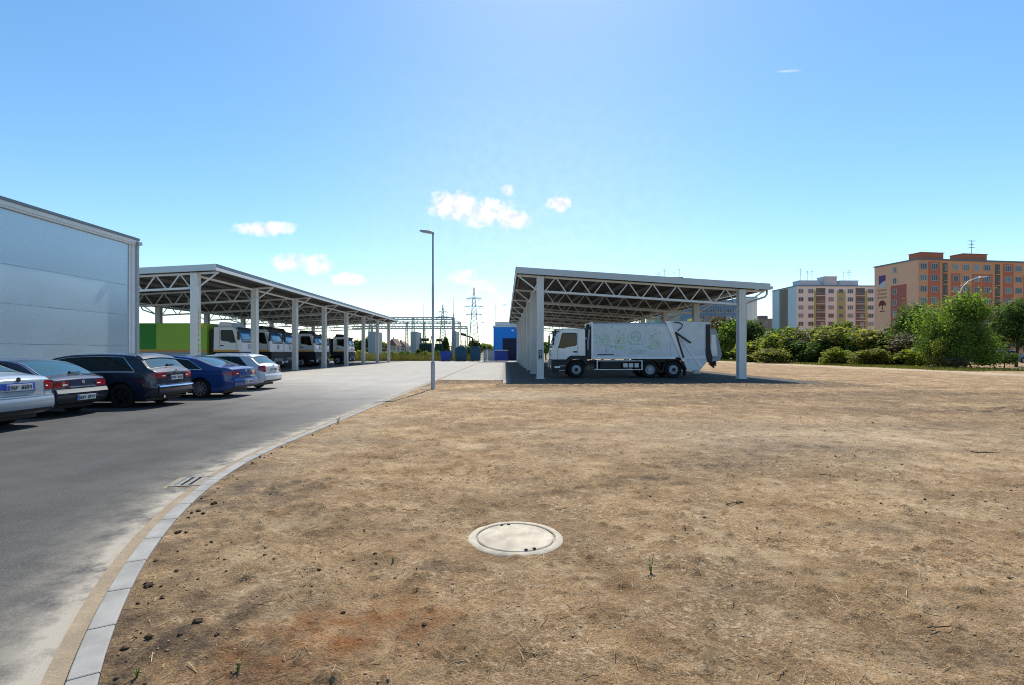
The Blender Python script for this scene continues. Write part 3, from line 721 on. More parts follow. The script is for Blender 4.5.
make_car('bright blue liftback saloon with silver wheels, between the dark estate and the white estate',(-9.1,17.9,0),PI,dict(
    L=4.84,W=1.82,paint='blue',prof=[(0,1.01),(.12,1.055),(.42,1.085),(.58,1.115),(1.42,1.39),(2.15,1.462),(2.75,1.43),(3.5,1.03),(3.7,.98),(4.5,.85),(4.84,.62)],
    belt=[(0,.95),(1.2,.965),(3.5,.91),(4.84,.8)],dlo=(1.05,3.35),pillars=[1.5,2.4],doors=[1.55,2.45,3.4],handles=[1.7,2.6],surround='chrome',rw=(.66,1.38),ws=(2.82,3.42),
    tail=(.76,.90,.42,.30),bump=(.37,.66),bump_strip=(.645,.670,'blue'),bootw=.60,plate=.52,plate_off=.046,bar=.70,badge=.90,
    rear=1.08,wb=2.76,r=.325,rim='rim',spokes=10,seed=4,tail_lean=.62))
make_car('pale silver estate car, farthest of the five in the row',(-9.75,21.45,0),PI,dict(
    L=4.57,W=1.77,paint='silver2',prof=[(0,1.0),(.09,1.05),(.18,1.09),(.66,1.40),(.86,1.45),(1.6,1.478),(2.3,1.455),(2.75,1.39),(3.4,1.03),(3.6,.97),(4.3,.84),(4.57,.62)],
    belt=[(0,.93),(1.2,.955),(3.4,.90),(4.57,.8)],dlo=(.66,3.25),pillars=[1.35,2.2],doors=[1.4,2.24,3.3],handles=[1.55,2.4],rw=(.22,.66),ws=(2.8,3.35),
    tail=(.74,1.0,.60,.2),bump=(.37,.66),bootw=.58,plate=.83,recess='silver2',bar=.77,badge=.98,rear=.98,wb=2.578,r=.316,rim='rim',spokes=5,seed=5,tail_lean=.9,spoiler=True,rails=(.95,2.3),rail_mat='chrome'))

# a small bright blue car half hidden by the trees on the right
bc=make_car('bright blue car half hidden behind the big bush at the right edge',at(985,352,56)[:2]+(0,),0,dict(
    L=4.2,W=1.74,paint='car_blue',prof=[(0,.98),(.12,1.03),(.3,1.08),(.9,1.38),(1.2,1.42),(1.9,1.45),(2.5,1.4),(3.2,1.0),(3.4,.95),(4.0,.8),(4.2,.58)],
    belt=[(0,.92),(1.2,.94),(3.2,.87),(4.2,.76)],dlo=(.78,3.05),pillars=[1.35,2.1],doors=[1.42,2.14,3.1],handles=[1.55,2.28],rw=(.33,.9),ws=(2.6,3.15),
    tail=(.72,.88,.45,.3),bump=(.38,.64),bootw=.6,plate=.55,plate_off=.045,badge=.85,rear=.86,wb=2.55,r=.31,rim='rim',spokes=5,seed=6))
bc.location.z=.35; del bc['group']

# ------------------------------------------------------------------ trucks (local x runs back from the nose, +-y are the sides)
def truck_wheel(root,x,y,sg,r=.5,rimm='container_grey',dual=False):
    wt=thing('wheel',None,None,(x,y,r)); wt.parent=root
    mb=MB(); wd=.56 if dual else .30
    mb.lathe([(r*.56,-.03*sg),(r*.70,.0),(r*.88,.0),(r*.97,-.03*sg),(r,-.07*sg),(r,-(wd-.05)*sg),(r*.9,-wd*sg)],40,axis='y',caps=(False,False)); mb.build('tyre','tyre',wt,smooth=True)
    mb=MB()
    if dual: mb.lathe([(r*.56,-.03*sg),(r*.58,.0),(r*.53,-.02*sg),(r*.52,-.12*sg),(r*.32,-.13*sg),(r*.30,-.03*sg),(r*.2,-.01*sg)],32,axis='y',caps=(False,True))
    else: mb.lathe([(r*.56,-.02*sg),(r*.53,.0),(r*.47,-.03*sg),(r*.36,.02*sg),(r*.24,.05*sg),(r*.2,.07*sg)],32,axis='y',caps=(False,True))
    mb.build('rim',rimm,wt,smooth=True)
    if not dual:
        mb=MB(); mb.lathe([(r*.22,.055*sg),(r*.22,.09*sg),(r*.15,.10*sg)],20,axis='y'); mb.build('hub_cap','truck_dark',wt)
    return wt
def truck_cab(root,stripe=None,emblem=True,deflector=False,Hc=2.98,beacon=False,lift=0.,defm='truck_white'):
    w_=1.22
    def xf(z): return .03 if z<1.85 else .03+(z-1.85)*.30
    # shell: side profile extruded, with chamfered front corners
    prof=[(.03,1.10),(.02,1.5),(.05,1.86),(.32,2.74),(.46,Hc-.10),(.62,Hc-.02),(.85,Hc),(1.95,Hc-.02),(2.02,Hc-.10),(2.02,1.10)]
    ins=[.16,.15,.15,.17,.18,.18,.10,.02,0,0]
    mb=MB(); n=len(prof)
    # slab ring: for each profile point two rows (front face narrow, sides wide slightly behind)
    mb.prism(prof,-w_+.16,w_-.16)
    side=[(.15,1.10),(.14,1.5),(.17,1.86),(.43,2.74),(.56,Hc-.12),(.70,Hc-.06),(1.95,Hc-.06),(2.00,Hc-.12),(2.02,1.10)]
    for sg in (1,-1):
        b_=len(mb.v)
        inner=[(.03,1.10),(.02,1.5),(.05,1.86),(.32,2.74),(.46,Hc-.10),(.62,Hc-.02),(1.95,Hc-.02),(2.02,Hc-.10),(2.02,1.10)]
        for (x,z) in inner: mb.v.append((x,sg*(w_-.16),z))
        for (x,z) in side: mb.v.append((x,sg*w_,z))
        k=len(side)
        for i in range(k): mb.face((b_+i,b_+(i+1)%k,b_+k+(i+1)%k,b_+k+i))
        mb.face([b_+k+i for i in range(k)])
    cab=mb.build('cab','truck_white',root,bevel=.025)
    # dark lower cab with bumper and arches
    mb=MB(); rl=.64; xc=1.47
    low=[(.12,.34),(.02,.42),(-.02,.62),(.0,1.095),(2.0,1.095),(2.0,1.30),(xc+rl*.78,1.30),(xc+rl,.9),(xc+rl,.62)]
    low=[(.10,.34),(.0,.42),(-.03,.7),(.02,1.098),(.85,1.098),(.98,1.25),(1.12,1.34),(2.05,1.34),(2.12,1.2),(2.12,.75)]
    arch=[(xc+rl*math.cos(t),.5+rl*math.sin(t)) for t in np.linspace(R(20),R(172),14)]
    mb.prism(low+arch+[(xc-rl,.34)],-w_-.01,-w_+.35); mb.prism(low+arch+[(xc-rl,.34)],w_-.35,w_+.01)
    mb.prism([(.10,.34),(.0,.42),(-.03,.7),(.02,1.098),(.6,1.098),(.6,.34)],-w_+.35,w_-.35)
    mb.build('bumper','truck_dark',root,bevel=.02)
    mb=MB(); mb.prism([(.7,.5),(.7,1.06),(2.1,1.06),(2.1,.5)],-.75,.75); mb.build('engine_tunnel','black',root)
    # windscreen
    mb=MB(); zz=[1.90,2.1,2.4,2.68]; K=8; rows=[]
    for z in zz:
        row=[]
        for k in range(K+1):
            y=-1.04+2.08*k/K; bow=.03*(1-(y/1.04)**2); row.append(len(mb.v)); mb.v.append((.05+(z-1.86)*.307-.012-bow,y,z))
        rows.append(row)
    for a_,b_ in zip(rows[:-1],rows[1:]):
        for k in range(K): mb.face((a_[k],a_[k+1],b_[k+1],b_[k]))
    ws=mb.build('windscreen','screen_glass',root,smooth=True)
    sol=ws.modifiers.new('thick','SOLIDIFY'); sol.thickness=.012; sol.offset=-1
    mb=MB(); mb.prism([(.22,2.70),(.16,2.74),(.24,2.90),(.36,2.92)],-1.08,1.08); mb.build('sun_visor','truck_dark',root,bevel=.01)
    # dark panel line under the screen, wipers
    mb=MB(); mb.boxr(-.0,.06,-1.0,1.0,1.80,1.87); mb.build('wiper_panel','truck_dark',root)
    for sg in (1,-1):
        y=sg*(w_+.004)
        # side window with frame
        poly=[(.40,1.82),(.47,1.99),(.62,2.60),(.70,2.66),(1.42,2.66),(1.47,2.6),(1.47,2.02),(1.38,1.93),(.95,1.88),(.75,1.80)]
        c=(1.0,2.2); big=[(c[0]+(x-c[0])*1.07,c[1]+(z-c[1])*1.09) for x,z in poly]
        mb=MB(); mb.prism(big,y-sg*.01,y+sg*.004); sw=mb.build('side_window','black',root)
        mb=MB(); mb.prism(poly,y-sg*.0,y+sg*.009); mb.build('pane','car_glass',sw)
        mb=MB()
        for (a_,b_) in (((.36,1.12),(.36,1.75)),((1.56,1.36),(1.56,2.75))): mb.bar((a_[0],y,a_[1]),(b_[0],y,b_[1]),.02,.008)
        mb.build('door_gap','void',root)
        mb=MB(); mb.boxr(1.28,1.52,min(y,y+sg*.03),max(y,y+sg*.03),1.52,1.60); mb.build('door_handle','black',root,bevel=.01)
        if stripe:
            ya_,yb_=sorted((y-.002*sg,y+.008*sg)); mb=MB(); mb.boxr(.17,2.01,ya_,yb_,1.115,1.25); mb.build('stripe',stripe,root)
        # mirror on arm
        mb=MB(); mb.tube([(.42,sg*w_,2.78),(.10,sg*(w_+.18),2.74),(.06,sg*(w_+.22),2.6)],.025,8); mb.boxr(.02,.12,sg*(w_+.12) if sg>0 else sg*(w_+.32),sg*(w_+.32) if sg>0 else sg*(w_+.12),1.98,2.62)
        mb.build('mirror','black',root,bevel=.02)
        mb=MB(); yl=sg*.86; mb.lathe([(.10,.0),(.12,-.025),(.07,-.04)],18,(-.02,yl-.10*sg,.66),'x'); mb.lathe([(.08,.0),(.10,-.025),(.06,-.04)],18,(-.02,yl+.12*sg,.66),'x'); mb.build('headlight','lamp_clear',root,smooth=True)
        mb=MB(); mb.boxr(.16,.5,min(y,y+.012*sg),max(y,y+.012*sg),.60,.70); mb.build('indicator','lamp_clear',root)
        truck_wheel(root,xc,sg*(w_+.0),sg)
        # step plates
        mb=MB(); mb.boxr(.45,.80,min(y,y+.015*sg),max(y,y+.015*sg),.42,.46); mb.boxr(.45,.80,min(y,y+.015*sg),max(y,y+.015*sg),.70,.74); mb.build('step','galv',root)
    # grille slats and emblem
    mb=MB()
    for k in range(3): mb.boxr(-.045,-.0,-.75,.75,.80+k*.10,.84+k*.10)
    mb.build('grille','container_grey',root)
    if emblem:
        mb=MB(); c=(.0,0,1.5)
        for k in range(28):
            t0,t1=2*PI*k/28,2*PI*(k+1)/28; mb.bar((.0,.19*math.cos(t0),1.5+.19*math.sin(t0)),(.0,.19*math.cos(t1),1.5+.19*math.sin(t1)),.035,.03)
        for t in (R(90),R(210),R(330)): mb.bar((.0,0,1.5),(.0,.18*math.cos(t),1.5+.18*math.sin(t)),.035,.03)
        mb.build('emblem','chrome',root)
    if deflector:
        mb=MB(); mb.prism([(.75,Hc-.01),(1.0,Hc+.30),(1.7,Hc+.34),(1.9,Hc-.01)],-.95,.95); mb.build('roof_deflector',defm,root,bevel=.03)
    if beacon:
        for yb in (-.8,.8):
            mb=MB(); mb.lathe([(.09,Hc-.02),(.09,Hc+.10),(.06,Hc+.15)],14,(.9,yb,0)); mb.build('beacon','amber',root,smooth=True)
    if lift:
        mb=MB(); mb.prism([(.03,1.10),(.02,1.09+lift),(2.02,1.09+lift),(2.02,1.10)],-w_+.005,w_-.005); mb.build('cab_skirt','truck_dark',root,bevel=.02)
        for ch in root.children:
            if ch.name.split('.')[0] in ('cab','windscreen','sun_visor','wiper_panel','side_window','door_gap','door_handle','stripe','mirror','emblem','roof_deflector','beacon'): ch.location.z+=lift
    mb=MB()
    for yb in (-.4,.4): mb.boxr(2.0,7.6,yb-.05,yb+.05,.78,1.02)
    mb.build('chassis','black',root)

# the refuse truck under the right canopy
g=thing('refuse_truck','white rear loading refuse truck with faint green print under the right canopy','refuse truck',(2.80,31.75,0),0)
truck_cab(g,beacon=False)
B0,B1=2.42,7.1
mb=MB()   # body with rounded roof, extruded along its length
sect=[(-1.24,1.22),(-1.25,1.5),(-1.25,3.12),(-1.20,3.24),(-1.08,3.31),(-.4,3.35),(.4,3.35),(1.08,3.31),(1.20,3.24),(1.25,3.12),(1.25,1.5),(1.24,1.22)]
mb.prism(sect,B0,B1,'x'); mb.prism([(7.102,1.22),(7.9,1.22),(7.102,3.2)],-1.245,1.245); body=mb.build('refuse_body','truck_body',g,bevel=.02)
mb=MB(); mb.boxr(B0-.05,B1+.3,-1.285,-1.20,1.13,1.245); mb.boxr(B0-.05,B1+.3,1.20,1.285,1.13,1.245); mb.boxr(B0-.06,B0+.05,-1.28,1.28,1.13,3.36); mb.build('body_rail','truck_white',g,bevel=.02)
# tailgate / hopper: leaning front edge, full-height packer, bumper bar at the back
tail=[(8.10,.45),(6.93,3.38),(7.1,3.42),(9.50,3.34),(9.52,1.25),(8.84,.42)]
mb=MB(); mb.prism(tail,-1.255,1.255); mb.build('tailgate','truck_body',g,bevel=.03)
mb=MB(); mb.prism([(9.525,.95),(9.53,2.98),(9.95,2.9),(10.28,1.35),(10.1,1.0)],-1.05,1.05); hop=mb.build('hopper_lift','container_grey',g,bevel=.03)
for yb in (-1.10,1.06): MB().prism([(9.6,1.3),(9.6,2.6),(9.85,2.6),(9.98,1.3)],yb,yb+.04).build('lift_panel','truck_white',hop)
for sg in (-1,1):
    y0,y1=sorted((sg*1.258,sg*1.30)); y2,y3=sorted((sg*1.257,sg*1.29)); y4,y5=sorted((sg*1.2565,sg*1.28))
    mb=MB(); mb.prism([(7.78,1.0),(6.78,3.38),(7.04,3.40),(8.05,1.0)],y0,y1)
    mb.prism([(7.75,1.28),(7.8,1.16),(9.3,1.16),(9.4,1.28)],y2,y3)
    mb.prism([(7.55,2.45),(7.46,2.54),(9.0,.70),(8.90,.62)],y4,y5)
    mb.build('tailgate_rib','truck_white',g)
for sg in (-1,1):
    y=sg*1.33; mb=MB(); mb.bar((7.37,y,2.72),(8.28,y,2.10),.12,.08); mb.bar((7.37,y,2.74),(7.86,y,1.2),.085,.07)
    mb.tube([(7.5,y,2.80),(7.75,y,3.02),(7.80,y,3.20),(7.6,y,3.30),(7.3,y,3.33)],.028,8)
    mb.build('hydraulic_arm','black',g)
    y0,y1=sorted((sg*1.258,sg*1.31)); mb=MB(); mb.prism([(9.20,1.75),(9.20,3.2),(9.46,3.2),(9.46,1.75)],y0,y1); mb.prism([(9.22,1.2),(9.18,1.752),(9.46,1.752),(9.60,1.2),(9.52,.95),(9.36,.9)],y0,y1-.001)
    mb.build('lift_guide','black',g)
mb=MB()
for k in range(3): mb.tube([(9.4,-1.27+.02*k,1.1-.12*k),(9.7,-1.2,.82-.1*k),(9.95,-.9,.95-.1*k),(9.8,.2,1.0)],.045,8)
mb.build('lift_hose','truck_dark',g)
mb=MB(); mb.boxr(2.08,2.36,-1.2,1.2,1.1,3.05); mb.boxr(2.12,2.3,-1.0,-.6,3.05,3.22); mb.build('exhaust_stack','black',g,bevel=.02)
mb=MB(); mb.tube([(2.2,-1.1,1.4),(2.16,-1.22,2.0),(2.25,-1.22,2.9)],.05,8); mb.boxr(2.02,2.10,-1.22,-1.1,2.3,2.42); mb.build('air_hose','container_grey',g)
mb=MB()                          # underrun guard frame with light boxes inside
for sg in (-1,1):
    y=sg*1.21
    for z in (.50,1.02): mb.bar((2.55 if z<1 else 2.72,y,z),(5.42,y,z),.07,.04)
    for x in (2.72,5.40): mb.bar((x,y,.48),(x,y,1.05),.06,.05)
mb.build('side_guard','truck_white',g)
mb=MB()
for k in range(3): mb.boxr(4.30+k*.34,4.56+k*.34,-1.16,-.9,.62,.88)
mb.build('chock_box','column_grey',g,bevel=.03)
mb=MB(); mb.boxr(2.9,4.2,-1.1,-.5,.5,1.0); mb.boxr(2.9,4.9,.5,1.1,.5,1.0); mb.build('fuel_tank','truck_dark',g,bevel=.05)
for x in (5.89,7.29):
    for sg in (-1,1): truck_wheel(g,x,sg*1.22,sg,.5,'container_grey',dual=(x<6.5))
mb=MB()
for sg in (-1,1):
    y0,y1=sorted((sg*1.23,sg*.75))
    for xc_ in (5.89,7.29):
        arch=[(xc_+.60*math.cos(t),.5+.60*math.sin(t)) for t in np.linspace(R(12),R(168),12)]; arch2=[(xc_+.64*math.cos(t),.5+.64*math.sin(t)) for t in np.linspace(R(168),R(12),12)]
        mb.prism(arch+arch2,y0,y1)
mb.boxr(5.3,7.0,-1.0,1.0,.95,1.15); mb.build('mudguard','black',g)
mb=MB(); mb.boxr(8.0,8.04,-1.22,-.75,.12,.75); mb.build('mud_flap','black',g); MB().boxr(8.0,8.04,.75,1.22,.12,.75).build('mud_flap','black',g)
mb=MB(); mb.boxr(7.66,7.72,-1.27,-1.2,.95,1.06); mb.build('marker_lamp','amber',g)
# faint printing on the near side: a round leaf emblem with a line below, blocks of pale lettering strokes and plant marks
Y_=-1.2545
def mark(name,m,fn):
    mb=MB(); fn(mb); o=mb.build(name,m,body); return o
def ring(mb):
    cx,cz=5.03,2.50
    for k in range(30):
        t0,t1=2*PI*k/30,2*PI*(k+1)/30; mb.bar((cx+.29*math.cos(t0),Y_,cz+.29*math.sin(t0)),(cx+.29*math.cos(t1),Y_,cz+.29*math.sin(t1)),.006,.07)
    for t in (90,210,330):
        a=R(t); mb.bar((cx+.04*math.cos(a),Y_,cz+.04*math.sin(a)),(cx+.22*math.cos(a),Y_,cz+.22*math.sin(a)),.006,.11)
    mb.boxr(cx-.40,cx+.40,Y_-.003,Y_+.003,1.99,2.06)
mark('round_emblem','mark_teal',ring)
def blocks(x0,x1,z0,z1,seed,rows):
    def f(mb):
        r=random.Random(seed); dz=(z1-z0)/rows
        for i in range(rows):
            x=x0+r.uniform(0,.1)
            while x<x1:
                wd=r.uniform(.05,.16); hh=dz*r.uniform(.45,.75); mb.boxr(x,min(x+wd,x1),Y_-.003,Y_+.003,z0+i*dz,z0+i*dz+hh); x+=wd+r.uniform(.03,.09)
    return f
mark('print_block','mark_green',blocks(2.75,3.5,1.95,2.62,4,4))
mark('print_block','mark_green',blocks(3.75,4.4,1.72,2.48,5,5))
mark('print_block','mark_green',blocks(5.75,6.5,1.72,2.42,6,5))
mark('print_block','mark_teal',blocks(4.65,5.6,1.45,1.72,8,2))
def leaves(seed,m):
    def f(mb):
        r=random.Random(seed)
        for k in range(34):
            x=r.uniform(2.6,6.5); z=r.uniform(1.5,3.15)
            if (x-5.03)**2+(z-2.5)**2<.2: continue
            a=r.uniform(0,3.1); l=r.uniform(.04,.12); mb.bar((x-l*math.cos(a),Y_,z-l*math.sin(a)),(x+l*math.cos(a),Y_,z+l*math.sin(a)),.005,r.uniform(.03,.08))
    return f
mark('leaf_print','mark_blue',leaves(21,0)); mark('leaf_print','mark_teal',leaves(22,0))
mark('print_line','door_navy',lambda mb: mb.boxr(2.72,3.7,Y_-.003,Y_+.003,1.36,1.42))

# lorries under the left canopy, noses to the yard
def lorry(label,px,Y,xn,body,stripe='truck_stripe',defl=True,Hc=2.98):
    t=thing('lorry',label,'truck',(xn,Y+1.22,0),PI,'lorries parked nose out under the left canopy')
    truck_cab(t,stripe=stripe,deflector=defl,beacon=True,lift=.46,defm='truck_white' if body=='green' else 'truck_dark')
    if body=='green':
        mb=MB(); mb.boxr(2.5,8.4,-1.25,1.25,1.25,3.66); bx=mb.build('box_body','green_box',t,bevel=.02)
        for y in (1.262,-1.262):
            MB().boxr(6.2,8.38,y-.008,y+.008,1.75,3.6).build('dark_green_panel','green_deep',bx)
            MB().boxr(2.56,3.0,y-.008,y+.008,3.34,3.60).build('yellow_badge','yellow',bx)
            MB().boxr(2.5,8.4,y-.008,y+.010,1.58,1.72).build('stripe','truck_stripe',bx)
            MB().boxr(2.5,8.4,y-.008,y+.006,1.25,1.578).build('lower_panel','container_grey',bx)
        mb=MB(); mb.boxr(2.5,8.4,-1.255,1.255,1.05,1.245); mb.build('lower_rail','container_grey',bx)
    elif body=='box':
        mb=MB(); mb.prism([(-1.24,1.22),(-1.25,3.05),(-1.1,3.25),(1.1,3.25),(1.25,3.05),(1.24,1.22)],2.45,7.6,'x'); mb.build('refuse_body','truck_body',t,bevel=.02)
        mb=MB(); mb.prism([(7.6,1.2),(7.4,3.3),(8.6,3.2),(8.9,1.5),(8.3,.6)],-1.22,1.22); mb.build('tailgate','truck_body',t,bevel=.03)
    else:
        mb=MB(); mb.boxr(2.4,7.6,-1.2,1.2,1.05,1.18)
        for sg in (-1,1): mb.boxr(2.4,7.6,sg*1.2-.03,sg*1.2+.03,1.18,1.9)
        mb.boxr(2.4,2.46,-1.2,1.2,1.18,2.7); mb.build('tipper_body','container_grey',t)
    mb=MB(); mb.boxr(2.1,2.32,-1.1,1.1,1.0,3.2); mb.build('air_intake','black',t)
    for x in (5.6,6.95):
        for sg in (-1,1): truck_wheel(t,x,sg*1.22,sg,.5,'container_grey',dual=True)
    return t
lorry('white cab lorry with a bright green box body, nearest under the left canopy',0,37.3,-19.3,'green')
lorry('white cab lorry with orange stripe just right of the second left canopy column',0,42.2,-19.3,'box')
lorry('white cab lorry mostly behind the third left canopy column',0,46.0,-19.9,'box')
lorry('white cab lorry with its side window between the third and fourth left columns',0,52.0,-19.3,'box')
lorry('white lorry whose windscreen shows just right of the fourth left column',0,55.0,-19.75,'flat',defl=False)
lorry('farthest white lorry, behind the fifth left canopy column',0,63.2,-19.3,'box')
# ------------------------------------------------------------------ the two open canopies
def canopy(label, X0, s, zin, slope, npipes):
    root=thing('vehicle_canopy',label,'canopy',(X0,29.6,0),0,'open steel vehicle canopies')
    SP,NB=7.02,8; LEN=SP*(NB-1)
    U0,U1=-1.40,13.15; y0,y1=-.42,LEN+.55
    z=lambda u: zin-slope*(u+1.4)
    x=lambda u: s*u
    mb=MB()                                     # ribbed deck as one sheet with depth
    ribs=[]; n=1
    poly=[(x(U0+.03),z(U0)-.03),(x(U1-.03),z(U1)-.03),(x(U1-.03),z(U1)-.13),(x(U0+.03),z(U0)-.13)]
    mb.prism(poly,y0+.03,y1-.03); roof=mb.build('roof','deck',root)
    mb=MB()
    yy=y0+.2
    while yy<y1-.2:                             # trapezoid ribs under the deck, across the fall
        mb.prism([(x(U0+.05),z(U0)-.131),(x(U1-.05),z(U1)-.131),(x(U1-.05),z(U1)-.17),(x(U0+.05),z(U0)-.17)],yy,yy+.14); yy+=.30
    mb.build('deck_rib','deck',roof)
    for ye in (y0,y1-.05): MB().prism([(x(U0),z(U0)),(x(U1),z(U1)),(x(U1),z(U1)-.36),(x(U0),z(U0)-.36)],ye,ye+.05).build('gable_fascia','fascia',roof)
    mb=MB(); a,b=sorted((x(U0),x(U0+.05))); mb.boxr(a-.004,b,y0+.051,y1-.051,z(U0)-.36,z(U0)-.19); mb.build('eave_fascia','trim_white',roof)
    mb=MB(); mb.boxr(a-.03,b,y0+.051,y1-.051,z(U0)-.188,z(U0)+.012); mb.build('eave_cap','roof_edge',roof)
    mb=MB(); a,b=sorted((x(U1),x(U1+.14))); mb.boxr(a,b,y0,y1,z(U1)-.32,z(U1)-.16); mb.build('eave_gutter','galv',roof)
    mb=MB()
    for u in np.arange(-1.2,13.1,1.62):
        mb.prism([(x(u)-.04,z(u)-.36),(x(u)+.04,z(u)-.36),(x(u)+.04,z(u)-.172),(x(u)-.04,z(u)-.172)],y0+.06,y1-.06)
    mb.build('purlin','purlin_grey',roof)
    def column(u,y):
        mb=MB(); h=.20; t=.035; zc=z(u)-.40; X=x(u)
        mb.boxr(X-h,X+h,y-h,y-h+t,.02,zc); mb.boxr(X-h,X+h,y+h-t,y+h,.02,zc); mb.boxr(X-h+.035,X+h-.035,y-h+t,y+h-t,.02,zc)
        mb.boxr(X-h-.06,X+h+.06,y-h-.06,y+h+.06,.0,.035); return mb.build('column','column_grey',root,bevel=.008)
    cols=[]
    for i in range(NB):
        y=i*SP
        cols.append(column(0,y)); column(11.66,y)
        mb=MB()
        tc_=lambda u:z(u)-.43; bc_=lambda u:z(u)-1.26
        mb.bar((x(-1.32),y,tc_(-1.32)),(x(13.0),y,tc_(13.0)),.10,.11)
        mb.bar((x(.2),y,bc_(.2)),(x(11.46),y,bc_(11.46)),.10,.12)
        k=8; p=(11.46-.2)/k
        for j in range(k):
            a=.2+j*p; m_=a+p/2
            mb.bar((x(a+.10),y,bc_(a+.10)+.04),(x(m_-.04),y,tc_(m_)-.03),.055,.055); mb.bar((x(m_+.04),y,tc_(m_)-.03),(x(a+p-.10),y,bc_(a+p-.10)+.04),.055,.055)
        mb.bar((x(-.2),y,bc_(0)+.06),(x(-1.25),y,tc_(-1.25)-.03),.07,.07); mb.bar((x(11.86),y,bc_(11.86)+.06),(x(12.9),y,tc_(12.9)-.03),.07,.07)
        mb.build('truss','steel_white',root)
        if i==1 and s<0:
            mb=MB(); X=x(4.6); mb.boxr(X-.16,X+.16,y-.10,y+.10,bc_(4.6)+.07,bc_(4.6)+.25); mb.boxr(X-.2,X+.2,y-.14,y+.14,bc_(4.6)+.25,bc_(4.6)+.29); mb.build('flood_lamp','galv',root)
    for i in npipes:
        y=i*SP; mb=MB(); X=x(U1+.07); Xc=x(11.98)
        mb.tube([(X,y+.12,z(U1)-.30),(X,y+.12,z(U1)-.55),(X-s*.10,y+.12,z(U1)-.70),(Xc+s*.05,y+.12,z(U1)-1.08),(Xc,y+.12,z(U1)-1.25),(Xc,y+.12,.05)],.055,10)
        mb.build('downpipe','galv',root,smooth=True)
    # longitudinal tie along each column row
    mb=MB()
    for u in (0.,11.66): mb.boxr(x(u)-.06,x(u)+.06,.2,LEN-.2,z(u)-.60,z(u)-.49)
    mb.build('edge_beam','steel_white',root)
    return root,cols
rc,cols=canopy('open steel canopy on the right sheltering the white refuse truck',2.04,1,6.43,.066,(0,2,4))
mb=MB(); mb.boxr(-.13,.13,-.207,-.202,1.12,1.70); pl=mb.build('hydrant_sign','container_grey',cols[0])
mb=MB()
for (a,b,c,d) in ((-.10,.10,1.62,1.66),(-.10,.10,1.46,1.50),(-.10,-.06,1.50,1.62),(.06,.10,1.50,1.62),(-.09,-.03,1.18,1.40),(.03,.09,1.18,1.40),(-.03,.03,1.27,1.31)): mb.boxr(a,b,-.2105,-.2065,c,d)
mb.build('sign_mark','truck_dark',pl)
lc,cols=canopy('long open steel canopy on the left over the row of lorries',-17.96,-1,6.60,.05,(0,2,4))
mb=MB()
for k in range(9): mb.boxr(.204,.212,-.03,.05,1.2+k*.32,1.38+k*.32)
mb.boxr(.202,.208,-.012,.012,.9,4.2); mb.build('ladder_tape','yellow',cols[1])

# ------------------------------------------------------------------ sheet-metal hall on the left
hall=thing('metal_hall','glossy blue grey sheet metal hall on the left behind the parked cars','building',(-17.0,23.35,0))
mb=MB(); mb.boxr(-16,-.02,-36,-.02,0,6.35); mb.build('wall_core','wall_sheet',hall)
zs=[.45,1.83,3.21,4.55,6.42]
for k in range(6):
    ya,yb=-.36-k*6.05-5.9,-.36-k*6.05
    mb=MB()
    for a,b in zip(zs[:-1],zs[1:]):
        b_=len(mb.v); K=14; J=4                  # gently dished panel skins
        rr=random.Random(k*10+int(a*10))
        for i in range(K+1):
            for j in range(J+1):
                bul=.004*math.sin(math.pi*i/K)*math.sin(math.pi*j/J)*(1 if rr else 1)+.0025*math.sin(i*.9+a*3+k)
                mb.v.append((.012+bul,ya+(yb-ya)*i/K,a+.008+(b-a-.016)*j/J))
        for i in range(K):
            for j in range(J): mb.face((b_+i*(J+1)+j,b_+(i+1)*(J+1)+j,b_+(i+1)*(J+1)+j+1,b_+i*(J+1)+j+1))
    mb.build('wall_panel','wall_sheet',hall,smooth=True)
    mb=MB(); mb.boxr(0,.05,yb+.01,yb+.14,.45,6.42); mb.build('joint_cover','trim_white' if k==0 else 'wall_sheet',hall)
mb=MB(); mb.boxr(-.02,.004,-36,-.02,.45,6.42); mb.build('panel_joint','seam',hall)
mb=MB(); mb.boxr(-.01,.07,-36,.02,0,.44); mb.build('plinth','trim_white',hall)
mb=MB(); mb.boxr(-.2,.20,-36,.12,6.66,6.76); mb.build('roof_edge','roof_edge',hall)
mb=MB(); mb.boxr(-.1,.16,-36,.10,6.50,6.655); mb.boxr(-.1,.12,-36,.08,6.425,6.498); mb.boxr(-16,-.1,-36,.1,6.36,6.7); mb.build('eave_trim','trim_white',hall)
mb=MB(); mb.tube([(.14,.02,6.55),(.14,.05,6.45),(.12,.06,6.2),(.12,.06,.1)],.075,12); mb.boxr(.06,.26,-.05,.20,6.46,6.60); mb.build('downpipe','galv',hall,smooth=True)
mb=MB(); mb.boxr(-.1,.09,-.22,.0,.45,6.42); mb.build('corner_trim','trim_white',hall)

